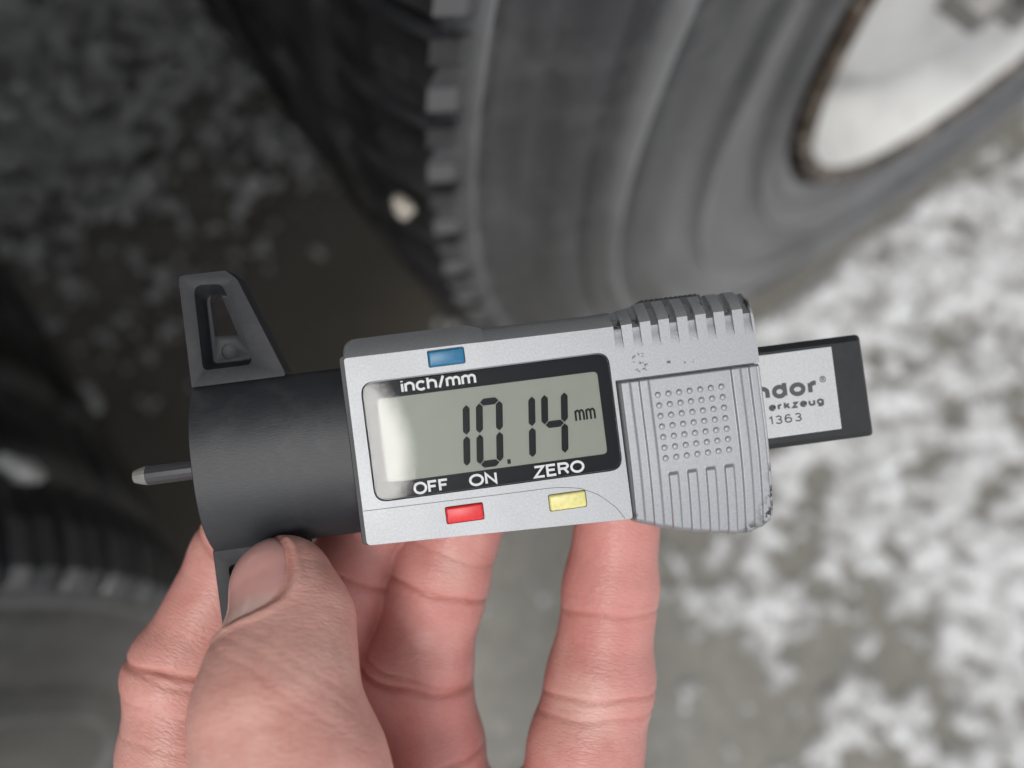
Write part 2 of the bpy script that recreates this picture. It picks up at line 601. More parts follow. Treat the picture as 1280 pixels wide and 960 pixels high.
H_STEP = 0.005
xs = np.arange(-2.0, 1.6, H_STEP)
ys = np.arange(-1.6, 1.9, H_STEP)
X, Y = np.meshgrid(xs, ys, indexing='ij')
out_b = np.interp(X + 0.16 * (fbm(X * 3, Y * 3, 3, 91) - 0.5), [-0.75, -0.58, -0.42, -0.28, -0.05], [0.0, 0.12, 0.52, 0.88, 1.0]) * sstep(0.14, -0.02, Y)
in_b = np.interp(Y + 0.3 * (fbm(X * 4, Y * 4, 3, 51) - 0.5), [0.32, 0.55, 0.8, 1.3], [0.0, 0.48, 0.85, 1.0])   # slush blown in under the trailer
bias = np.maximum(out_b, in_b)
nz_ = 0.20 * fbm(X * 8, Y * 8, 2, 3) + 0.45 * fbm(X * 34, Y * 34, 2, 17) + 0.35 * fbm(X * 80, Y * 80, 2, 29)
nz_ = np.where(Y > 0.3, 0.5 * nz_ + 0.5 * fbm(X * 85, Y * 85, 2, 77), nz_)
Z = (nz_ - (0.70 - 0.33 * bias)) * 0.15
Z = np.where(Z > 0.010, 0.010 + 0.35 * (Z - 0.010), Z)
# kept clear where the tyres stand
for xc in (0.0, -1.258):
    cl = sstep(0.26, 0.20, np.abs(X - xc)) * sstep(-0.02, 0.01, Y) * sstep(0.42, 0.39, Y)
    Z = Z * (1 - cl) - 0.01 * cl
Z = np.maximum(Z, -0.012)
n0, n1_ = X.shape
idx = np.arange(n0 * n1_).reshape(n0, n1_)
Q = np.stack([idx[:-1, :-1], idx[1:, :-1], idx[1:, 1:], idx[:-1, 1:]], -1).reshape(-1, 4)
zz = Z.ravel()
Q = Q[(zz[Q] > -0.006).any(1)]
used = np.unique(Q)
remap = -np.ones(n0 * n1_, int)
remap[used] = np.arange(len(used))
VV = np.stack([X.ravel(), Y.ravel(), zz], 1)[used]
tag(link('snow', mesh_fast('snow', VV, remap[Q]), M_SNOW), 'patchy lumps of old snow lying on the concrete', 'snow', kind='stuff')

# ------------------------------------------------------------------ truck wheels
AXLE_H = 0.515


def ridge(r, h, w):
    return (r, h, w)


def tyre_profile():
    base = np.array([(0.288, 0.050), (0.297, 0.022), (0.306, 0.010), (0.325, 0.006), (0.345, 0.004), (0.39, -0.002), (0.43, 0.0), (0.47, 0.011),
                     (0.495, 0.022), (0.512, 0.030)])
    rr = np.linspace(0, 1, 300)
    tt = np.linspace(0, 1, len(base))
    r = np.interp(rr, tt, base[:, 0])
    y = np.interp(rr, tt, base[:, 1])
    for k in range(3):
        r[1:-1] = (r[:-2] + 2 * r[1:-1] + r[2:]) / 4
        y[1:-1] = (y[:-2] + 2 * y[1:-1] + y[2:]) / 4
    for r0, h, w in ((0.505, 0.0075, 0.0026), (0.4425, 0.0070, 0.0028), (0.454, 0.0026, 0.002), (0.385, 0.0055, 0.0025), (0.334, 0.006, 0.0035), (0.318, 0.003, 0.003),
                     (0.412, 0.0012, 0.012)):
        y -= h * np.exp(-((r - r0) / w) ** 2)
    side = list(zip(r, y))
    # crown between the shoulder blocks: ribs and deep circumferential grooves
    crown = [(0.5145, 0.034), (0.5145, 0.076)]
    ribs = [(0.078, 0.136), (0.150, 0.214), (0.228, 0.292)]
    for a, b in ribs:
        crown += [(0.5145, a), (0.529, a + 0.002), (0.530, (a + b) / 2), (0.529, b - 0.002), (0.5145, b)]
    crown += [(0.5145, 0.294), (0.5145, 0.354)]
    inner = [(rr_, 0.385 - yy) for rr_, yy in reversed(side[::12])]
    return side + crown + inner


def block_mesh(n, inner=False):
    """One shoulder block, drawn at angle 0 (pointing +x), rounded and chamfered."""
    dphi = 2 * math.pi / n * 0.78 / 2
    ys_ = (0.0235, 0.0290, 0.050, 0.072)
    if inner:
        ys_ = tuple(0.385 - y for y in reversed(ys_))
    rt = [(0.5115, ys_[0]), (0.519, ys_[1]), (0.527, ys_[2]), (0.5285, ys_[3])] if not inner else \
        [(0.5285, ys_[0]), (0.527, ys_[1]), (0.518, ys_[2]), (0.503, ys_[3])]
    bm = bmesh.new()
    top, bot = [], []
    ks = (-1, -0.35, -0.20, 0.30, 1)
    for kx, k in enumerate(ks):
        skew = 0.012
        dr = -0.004 if kx == 2 else 0
        top.append([bm.verts.new(((r + dr) * math.cos(dphi * k + skew * (j - 1.5) / 3), y, (r + dr) * math.sin(dphi * k + skew * (j - 1.5) / 3))) for j, (r, y) in enumerate(rt)])
        bot.append([bm.verts.new((0.498 * math.cos(dphi * k + skew * (j - 1.5) / 3), y, 0.498 * math.sin(dphi * k + skew * (j - 1.5) / 3))) for j, (r, y) in enumerate(rt)])
    for i in range(len(ks) - 1):
        for j in range(3):
            f_ = bm.faces.new((top[i][j], top[i + 1][j], top[i + 1][j + 1], top[i][j + 1]))
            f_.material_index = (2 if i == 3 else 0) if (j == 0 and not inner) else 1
        bm.faces.new((top[i][0], bot[i][0], bot[i + 1][0], top[i + 1][0]))
        bm.faces.new((top[i][3], top[i + 1][3], bot[i + 1][3], bot[i][3]))
    for i in (0, len(ks) - 1):
        for j in range(3):
            bm.faces.new((top[i][j], top[i][j + 1], bot[i][j + 1], bot[i][j]))
    bmesh.ops.recalc_face_normals(bm, faces=bm.faces)
    me = bpy.data.meshes.new('tread_block')
    bm.to_mesh(me)
    bm.free()
    me.materials.append(M_RUB if not inner else M_TREAD)
    me.materials.append(M_TREAD)
    me.materials.append(M_LUG_GLINT)
    return me


N_BLOCK = 88


def squash(V):
    """flatten the lathe where the tyre carries the load."""
    low = V[:, 2] < -AXLE_H + 0.001
    V[low, 2] = -AXLE_H + 0.001
    return V


def make_wheel(xc, label):
    root = empty('truck_wheel', loc=(xc, 0, AXLE_H))
    tag(root, label, 'wheel', 'wheels along the side of the trailer')
    prof = tyre_profile()
    NT_ = N_BLOCK * 4
    Vt, Qt = lathe(prof, NT_)
    pr = np.array(prof)
    isrib = (pr[:, 0] > 0.528) & (pr[:, 1] > 0.07) & (pr[:, 1] < 0.30)
    V3 = Vt.reshape(NT_, len(prof), 3)
    for k in range(NT_):
        for ri, (ya, yb) in enumerate(((0.07, 0.14), (0.145, 0.22), (0.225, 0.30))):
            if (k + 2 * ri) % 8 == 0:                      # cross grooves that break the ribs into blocks
                m_ = isrib & (pr[:, 1] > ya) & (pr[:, 1] < yb)
                V3[k, m_, 0] *= 0.518 / 0.5295
                V3[k, m_, 2] *= 0.518 / 0.5295
    ty = link('tyre', mesh_fast('tyre', squash(Vt), Qt[:, ::-1]), M_RUB, root)
    me = ty.data
    me.materials.append(M_TREAD)
    rad = np.hypot(Vt[:, 0], Vt[:, 2])
    crown = (np.array([p[1] for p in prof]) > 0.0335) & (np.array([p[1] for p in prof]) < 0.3525) & (np.array([p[0] for p in prof]) > 0.51)
    pm = np.zeros(len(Qt), int)
    m = len(prof)
    jj = Qt[:, 0] % m
    pm[crown[jj]] = 1
    me.polygons.foreach_set('material_index', pm)
    # rim flange, well and disc
    fl = [(0.287, 0.050), (0.289, 0.030), (0.292, 0.016), (0.297, 0.012), (0.2995, 0.013), (0.2995, 0.008), (0.296, 0.004), (0.2905, 0.005), (0.2865, 0.011)]
    Vr, Qr = lathe(fl, 160)
    f = link('rim_flange', mesh_fast('rim_flange', Vr, Qr), M_RUST, root)
    well = [(0.2868, 0.0105), (0.2825, 0.016), (0.2802, 0.025), (0.276, 0.040), (0.262, 0.060), (0.258, 0.10), (0.256, 0.16), (0.262, 0.25), (0.284, 0.36), (0.288, 0.36), (0.268, 0.25), (0.262, 0.16), (0.264, 0.10), (0.268, 0.06), (0.282, 0.04)]
    Vr, Qr = lathe(well, 160)
    link('rim', mesh_fast('rim', Vr, Qr), M_RIM, root)
    disc = [(0.2585, 0.092), (0.247, 0.066), (0.232, 0.046), (0.205, 0.035), (0.160, 0.032), (0.141, 0.032), (0.141, 0.044), (0.160, 0.044), (0.203, 0.047), (0.226, 0.058), (0.240, 0.077), (0.2585, 0.104)]
    Vr, Qr = lathe(disc, 160, close=True)
    dsc = link('wheel_disc', mesh_fast('wheel_disc', Vr, Qr), M_RIM, root)
    cut = bmesh.new()
    for k in range(8):
        a = 2 * math.pi * (k + 0.378) / 8
        bmesh.ops.create_cone(cut, cap_ends=True, segments=24, radius1=0.050, radius2=0.050, depth=0.2,
                              matrix=Matrix.Translation((0.203 * math.cos(a), 0.07, 0.203 * math.sin(a))) @ Matrix.Rotation(-a, 4, 'Y') @ Matrix.Rotation(math.pi / 2, 4, 'X') @ Matrix.Diagonal((0.80, 1.25, 1, 1)))
    cme = bpy.data.meshes.new('cut')
    cut.to_mesh(cme)
    cut.free()
    cobj = bpy.data.objects.new('cut', cme)
    COL.objects.link(cobj)
    mo = dsc.modifiers.new('b', 'BOOLEAN')
    mo.object = cobj
    mo.operation = 'DIFFERENCE'
    mo.solver = 'EXACT'
    bake(dsc)
    bpy.data.objects.remove(cobj)
    shade(dsc, 30)
    hub = [(0.1405, 0.30), (0.1405, 0.03), (0.115, 0.022), (0.112, -0.012), (0.104, -0.026), (0.06, -0.032), (0.001, -0.033)]
    Vr, Qr = lathe(hub, 64)
    ho = link('hub', mesh_fast('hub', Vr, Qr[:, ::-1]), M_HUB, root)
    shade(ho, 40)
    nut = bmesh.new()
    bmesh.ops.create_cone(nut, cap_ends=True, segments=6, radius1=0.0175, radius2=0.016, depth=0.028, matrix=Matrix.Rotation(math.pi / 2, 4, 'X'))
    nme = bpy.data.meshes.new('wheel_nut')
    nut.to_mesh(nme)
    nut.free()
    nme.materials.append(M_NUT)
    for k in range(10):
        a = 2 * math.pi * k / 10
        o = link('wheel_nut', nme, None, root)
        o.location = (0.158 * math.cos(a), 0.018, 0.158 * math.sin(a))
    # shoulder blocks (sub-parts of the tyre), both shoulders
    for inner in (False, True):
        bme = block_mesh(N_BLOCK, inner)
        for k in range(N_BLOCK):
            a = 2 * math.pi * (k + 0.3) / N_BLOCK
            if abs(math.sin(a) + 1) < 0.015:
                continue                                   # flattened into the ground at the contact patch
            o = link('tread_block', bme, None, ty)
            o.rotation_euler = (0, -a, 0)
    return root


WHEEL = make_wheel(0.0, 'trailer wheel with white rim standing at the upper right of the gauge')


def copy_tree(o, parent=None):
    c = o.copy()
    COL.objects.link(c)
    c.parent = parent
    for ch in list(o.children):
        copy_tree(ch, c)
    return c


w2 = copy_tree(WHEEL)
w2.location = (-1.258, 0, AXLE_H)
w2['label'] = 'dark trailer wheel at the lower left, its tread turned to the gauge probe'


# pebble and snow caught in the treads


def lump(name, loc, r, mat, seed, sq=(1, 1, 1), sub=3):
    bm = bmesh.new()
    bmesh.ops.create_icosphere(bm, subdivisions=sub, radius=1)
    rg = np.random.default_rng(seed)
    ph = rg.uniform(0, 6, 9)
    for v in bm.verts:
        c = v.co
        k = 1 + 0.16 * math.sin(3 * c.x + ph[0]) * math.cos(2.5 * c.y + ph[1]) + 0.12 * math.sin(5 * c.z + ph[2] + 3 * c.x) + 0.06 * math.sin(11 * c.y + ph[3] + 7 * c.x)
        v.co = Vector((c.x * sq[0], c.y * sq[1], c.z * sq[2])) * k * r
    o = bm_obj(name, bm, mat, None, 1, 0, smooth_angle=80)
    o.location = loc
    return o


M_STONE = m_flat('pale_stone', (0.55, 0.50, 0.42), 0.7)
tag(lump('stone_chip', (-0.5225, 0.036, 0.586), 0.0044, M_STONE, 4, (0.9, 1.1, 1.25)), 'small cream stone chip stuck in the tread edge of the upper right wheel', 'stone')
tag(lump('snow_clump', (-0.727, 0.074, 0.523), 0.0078, M_SNOW, 9, (0.6, 1.0, 1.7)), 'white clump of snow packed in the tread of the lower left wheel', 'snow')

# ------------------------------------------------------------------ trailer above (throws the shade)
tr_ = empty('trailer', loc=(0, 0, 0))
tag(tr_, 'dark semi-trailer body overhead that shades the ground at upper left', 'trailer')
M_TRL = m_flat('trailer_underside', (0.03, 0.03, 0.033), 0.6)
M_TRS = m_flat('trailer_side', (0.30, 0.31, 0.33), 0.5)
bm_obj('cargo_box', box_bm((0.4, 1.22, 2.65), (13.4, 2.5, 2.7)), M_TRS, tr_, 1, 0.02)
bm_obj('floor_frame', box_bm((0.4, 1.23, 1.24), (13.2, 2.42, 0.10)), M_TRL, tr_, 1, 0.01)
for yb in (0.75, 1.70):
    bm_obj('chassis_beam', box_bm((0.4, yb, 1.03), (13.0, 0.14, 0.30)), M_TRL, tr_, 1, 0.01)
bm_obj('shade_panel', box_bm((-0.6, 0.17, 1.08), (3.2, 0.46, 0.012)), M_TRL, tr_, 1)  # unseen flat panel, added to keep sun off the ground between the wheels
for xc in (0.0, -1.258):
    b = bmesh.new()
    bmesh.ops.create_cone(b, cap_ends=True, segments=24, radius1=0.065, radius2=0.065, depth=1.7,
                          matrix=Matrix.Translation((xc, 1.22, AXLE_H)) @ Matrix.Rotation(math.pi / 2, 4, 'X'))
    bm_obj('axle_beam', b, M_TRL, tr_, 1)
    b = bmesh.new()
    bmesh.ops.create_cone(b, cap_ends=True, segments=40, radius1=0.222, radius2=0.222, depth=0.42,
                          matrix=Matrix.Translation((xc, 0.273, AXLE_H)) @ Matrix.Rotation(math.pi / 2, 4, 'X'))
    bm_obj('brake_drum', b, M_TRL, tr_, 1)

# ------------------------------------------------------------------ the tread depth gauge (mm in its own frame)
ga = math.radians(7.3)
gy = math.radians(3.0)
GR = Matrix.Rotation(ga, 4, 'Z') @ Matrix.Rotation(gy, 4, 'Y')
GO = Vector(((615 - 640) * 125 / 957, -(533 - 480) * 125 / 957, -125)) * 0.001
GAUGE = empty('tread_depth_gauge', MCAM @ Matrix.Translation(GO) @ GR)
tag(GAUGE, 'silver and black digital tread depth gauge reading 10.14 mm held in the hand', 'depth gauge')

# housing: main front block with the display, and the lower base under the grip panel
outer = rounded([(-22.9, -16.9, 1.0), (21.2, -18.6, 0.6), (21.2, 4.85, 0.01), (46.3, 4.85, 0.01), (46.3, 17.3, 3.0), (27.3, 17.3, 1.6),
                 (23.6, 16.45, 1.6), (19.0, 16.2, 0.6), (0.4, 16.35, 0.6), (-2.2, 17.2, 0.6), (-22.9, 17.2, 2.4)])
front = rounded([(-22.5, -16.5, 0.8), (21.1, -18.1, 0.6), (21.1, 4.85, 0.01), (45.5, 4.85, 0.01), (45.5, 14.0, 2.0), (27.3, 13.9, 1.6),
                 (23.6, 13.75, 1.6), (19.0, 13.7, 0.6), (0.4, 13.85, 0.6), (-2.2, 13.9, 0.6), (-22.4, 14.0, 0.5)])
mid = 0.5 * outer + 0.5 * front
bm = loft_bm([(outer * 0.985, -13.0), (outer, -12.4), (outer, -3.4), (0.7 * outer + 0.3 * front, -2.0), (0.35 * outer + 0.65 * front, -0.75), (front, 0.0)])
base = rounded([(20.6, -18.2, 0.5), (30.4, -21.7, 2), (38.8, -23.3, 3), (45.9, -22.6, 4.0), (45.95, 5.6, 0.5), (20.6, 5.6, 0.5)])
loft_bm([(base, -12.6), (base, -3.6)], bm)
house = bm_obj('housing', bm, M_SIL, GAUGE)
bv = house.modifiers.new('bevel', 'BEVEL')
bv.width = 0.00018
bv.segments = 2
bv.limit_method = 'ANGLE'
bv.angle_limit = math.radians(30)
bake(house)


def cutter(bm):
    bmesh.ops.recalc_face_normals(bm, faces=bm.faces)
    bmesh.ops.scale(bm, vec=(0.001,) * 3, verts=bm.verts)
    me = bpy.data.meshes.new('cut')
    bm.to_mesh(me)
    bm.free()
    o = bpy.data.objects.new('cut', me)
    COL.objects.link(o)
    o.matrix_world = GAUGE.matrix_world
    return o


def rrect(u0, v0, u1, v1, r, seg=6):
    return rounded([(u0, v0, r), (u1, v0, r), (u1, v1, r), (u0, v1, r)], seg)


cbm = bmesh.new()
loft_bm([(rrect(-20.35, -9.85, 20.55, 9.75, 2.2), -1.6), (rrect(-20.35, -9.85, 20.55, 9.75, 2.2), 3)], cbm)
BTN = (('blue', -5.95, 12.15, 5.8, 2.55, M_BLUE), ('red', -6.2, -13.45, 6.0, 2.6, M_RED), ('yellow', 10.75, -13.7, 6.0, 2.55, M_YEL))
for _, bu, bv_, bw, bh, _m in BTN:
    p = rrect(bu - bw / 2 - 0.13, bv_ - bh / 2 - 0.13, bu + bw / 2 + 0.13, bv_ + bh / 2 + 0.13, 0.35, 3)
    loft_bm([(p, -1.2), (p, 3)], cbm)
for k in range(8):
    u = 22.55 + 3.12 * k
    poly = [(9.5, 0.6), (9.5, 0.02), (11.8, -0.7), (13.2, -0.75), (16.2, -4.2), (19.5, -7.2), (19.5, 2)]
    w2 = 0.72
    ring = [[cbm.verts.new((u + s * w2 * (1.0 if w > -0.1 else 0.86), v, w)) for v, w in poly] for s in (-1, 1)]
    n = len(poly)
    for i in range(n):
        j = (i + 1) % n
        cbm.faces.new((ring[0][i], ring[0][j], ring[1][j], ring[1][i]))
    cbm.faces.new(list(reversed(ring[0])))
    cbm.faces.new(ring[1])
cobj = cutter(cbm)
bpy.context.view_layer.update()
mo = house.modifiers.new('b', 'BOOLEAN')
mo.object = cobj
mo.operation = 'DIFFERENCE'
mo.solver = 'EXACT'
mo.use_self = True
bake(house)
bpy.data.objects.remove(cobj)
shade(house, 32)
wm = house.modifiers.new('wn', 'WEIGHTED_NORMAL')
wm.mode = 'FACE_AREA'
wm.weight = 100
wm.keep_sharp = True
bake(house)
house.data.materials.clear()
house.data.materials.append(M_SIL)

# seam of the lower cover: a narrow dark groove line
seam = [(-22.4, -10.9), (0, -11.2), (9.0, -11.25), (13.0, -11.9), (16.0, -13.4), (18.6, -15.9), (19.8, -17.9)]
sp = np.array(seam)
tt = np.linspace(0, 1, 60)
sx = np.interp(tt, np.linspace(0, 1, len(sp)), sp[:, 0])
sy = np.interp(tt, np.linspace(0, 1, len(sp)), sp[:, 1])
for _ in range(6):
    sy[1:-1] = (sy[:-2] + 2 * sy[1:-1] + sy[2:]) / 4
    sx[1:-1] = (sx[:-2] + 2 * sx[1:-1] + sx[2:]) / 4
bm = bmesh.new()
ring = []
for i in range(60):
    tx, ty_ = (sx[min(i + 1, 59)] - sx[max(i - 1, 0)]), (sy[min(i + 1, 59)] - sy[max(i - 1, 0)])
    l_ = math.hypot(tx, ty_)
    nx, ny = -ty_ / l_ * 0.05, tx / l_ * 0.05
    ring.append([bm.verts.new((sx[i] + nx, sy[i] + ny, 0.012)), bm.verts.new((sx[i] - nx, sy[i] - ny, 0.012)), bm.verts.new((sx[i] - nx, sy[i] - ny, -0.1)), bm.verts.new((sx[i] + nx, sy[i] + ny, -0.1))])
for a, b in zip(ring[:-1], ring[1:]):
    for i in range(4):
        bm.faces.new((a[i], a[(i + 1) % 4], b[(i + 1) % 4], b[i]))
bm_obj('cover_seam', bm, m_flat('seam_shadow', (0.12, 0.12, 0.125), 0.7), GAUGE)

# grip panel as a relief: four long ridges, four short ribs, chamfered right edge, bent back towards the bottom
gu = np.concatenate([np.linspace(21.45, 46.25, 250)])
NV = 170


def bottom_edge(u):
    return np.interp(u, [21.4, 25.3, 30.4, 35, 38.8, 41.5, 43.3, 44.6, 45.6, 46.05, 46.25], [-19.0, -20.5, -22.1, -23.1, -23.75, -23.8, -23.3, -22.4, -21.0, -19.8, -18.8])


def bumpf(x, c, w, e):
    return sstep(-w / 2 - e * 0.35, -w / 2 + e * 0.35, x - c) * sstep(w / 2 + e * 1.1, w / 2 - e * 0.5, x - c)


tv = np.linspace(0, 1, NV)
U = np.repeat(gu[:, None], NV, 1)
B = bottom_edge(U)
VV_ = 4.55 + (B - 4.55) * tv[None]
Wp = 0.10 - 0.0075 * np.maximum(0, -(VV_ + 4.0)) ** 2
for c_, w_ in ((22.55, 1.45), (25.65, 1.5), (41.15, 1.5), (44.1, 1.3)):
    Wp += 0.48 * bumpf(U, c_, w_, 0.32)
for k in range(4):
    c_ = 28.75 + 3.15 * k
    Wp += 0.5 * bumpf(U, c_, 1.45, 0.25) * sstep(-11.2, -12.0, VV_)
Wp -= 0.5 * np.exp(-((U - 45.02) / 0.09) ** 2)
Wp -= 2.6 * np.clip((U - 45.2) / 1.05, 0, 1) ** 1.3
edge = (VV_ - B)
Wp -= 1.1 * np.clip(1 - edge / 1.0, 0, 1) ** 2
Wp -= 0.5 * np.clip(1 - (4.55 - VV_) / 0.35, 0, 1) ** 2 + 0.5 * np.clip(1 - (U - 21.45) / 0.3, 0, 1) ** 2
# rounded top corners
nu = len(gu)
Vg = np.stack([U, VV_, Wp], -1)
# skirt
idx = np.arange(nu * NV).reshape(nu, NV)
Q = np.stack([idx[:-1, :-1], idx[1:, :-1], idx[1:, 1:], idx[:-1, 1:]], -1).reshape(-1, 4)
border = np.concatenate([idx[:, 0], idx[-1, 1:], idx[::-1, -1][1:], idx[0, ::-1][1:-1]])
vv = Vg.reshape(-1, 3)
sk = vv[border].copy()
sk[:, 2] = -4.6
nb_ = len(border)
so = len(vv)
nxt = (np.arange(nb_) + 1) % nb_
Qs = np.stack([border, border[nxt], so + nxt, so + np.arange(nb_)], -1)
panel = link('grip_panel', mesh_fast('grip_panel', np.concatenate([vv, sk]) * 0.001, np.concatenate([Q[:, ::-1], Qs])), M_PANEL, GAUGE)
bmn = bmesh.new()
bmn.from_mesh(panel.data)
bmesh.ops.recalc_face_normals(bmn, faces=bmn.faces)
bmn.to_mesh(panel.data)
bmn.free()
bm = bmesh.new()
bmesh.ops.create_uvsphere(bm, u_segments=16, v_segments=8, radius=0.56)
for v in bm.verts:
    v.co.z *= 0.62
dot = bm_obj('grip_bump', bm, M_PANEL, panel, smooth_angle=80)
dme = dot.data
for i in range(7):
    for j in range(7):
        o = dot if i == j == 0 else link('grip_bump', dme, None, panel)
        o.location = ((27.82 + 1.79 * i) * 0.001, (1.60 - 1.757 * j) * 0.001, 0.00003 - 0.0000075 * max(0, -((1.60 - 1.757 * j) + 4.0)) ** 2)

# thumb roller on the upper edge
bm = box_bm((33, 16.6, -7.5), (10.6, 2.0, 6.5))
for k in range(12):
    box_bm((28.4 + 0.84 * k, 17.62, -7.5), (0.42, 0.5, 5.6), bm)
bm_obj('thumb_roller', bm, M_BLK, GAUGE, bevel=0.1, seg=1)
for uu in (27.6, 39.9):
    bm_obj('cover_joint', box_bm((uu, 15.72, -1.72), (0.09, 3.6, 0.08), rot=Matrix.Rotation(math.radians(-46), 4, 'X')), M_GAP, GAUGE)

# display
bm = loft_bm([(rrect(-20.15, -9.65, 20.35, 9.55, 2.0), -1.55), (rrect(-20.15, -9.65, 20.35, 9.55, 2.0), -0.50)])
dsp = bm_obj('display_bezel', bm, M_BEZEL, GAUGE)
bm = loft_bm([(rrect(-18.0, -6.95, 18.35, 6.75, 0.8), -0.6), (rrect(-18.0, -6.95, 18.35, 6.75, 0.8), -0.47)])
lcd = bm_obj('lcd_panel', bm, M_LCD, dsp)


def hexbar(bm, x0, y0, x1, y1, w, z0, z1, sl):
    d = np.array([x1 - x0, y1 - y0], float)
    L = np.linalg.norm(d)
    d /= L
    n_ = np.array([-d[1], d[0]])
    h = w / 2
    pts = [(0, 0), (h, h), (L - h, h), (L, 0), (L - h, -h), (h, -h)]
    pl = []
    for a, b in pts:
        p = np.array([x0, y0]) + d * a + n_ * b
        pl.append((p[0] + sl * p[1], p[1]))
    loft_bm([(np.array(pl), z0), (np.array(pl), z1)], bm)


SEGS = {'a': ((-1, 1), (1, 1)), 'b': ((1, 1), (1, 0)), 'c': ((1, 0), (1, -1)), 'd': ((-1, -1), (1, -1)), 'e': ((-1, 0), (-1, -1)), 'f': ((-1, 1), (-1, 0)), 'g': ((-1, 0), (1, 0))}
DIG = {'1': 'bc', '0': 'abcdef', '4': 'bcfg'}
for ch, cu in (('1', -5.95), ('0', -0.5), ('1', 4.9), ('4', 10.3)):
    bm = bmesh.new()
    for s in DIG[ch]:
        (x0, y0), (x1, y1) = SEGS[s]
        hw, hh = 1.64, 5.05
        p0, p1 = np.array([x0 * hw, y0 * hh]), np.array([x1 * hw, y1 * hh])
        d = (p1 - p0) / np.linalg.norm(p1 - p0)
        p0, p1 = p0 + d * 0.10, p1 - d * 0.10
        hexbar(bm, p0[0], p0[1], p1[0], p1[1], 1.14, 0, 0.03, 0.11)
    o = bm_obj('lcd_digit', bm, M_SEG, lcd)
    o.location = (cu * 0.001, -0.00095, -0.00041)
bm = box_bm((0, 0, 0), (0.55, 0.75, 0.03))
o = bm_obj('decimal_point', bm, M_SEG, lcd)
o.location = (0.00205, -0.0061, -0.00046)


def arc(cx, cy, rx, ry, a0, a1, n=14):
    return [(cx + rx * math.cos(math.radians(a0 + (a1 - a0) * i / n)), cy + ry * math.sin(math.radians(a0 + (a1 - a0) * i / n))) for i in range(n + 1)]


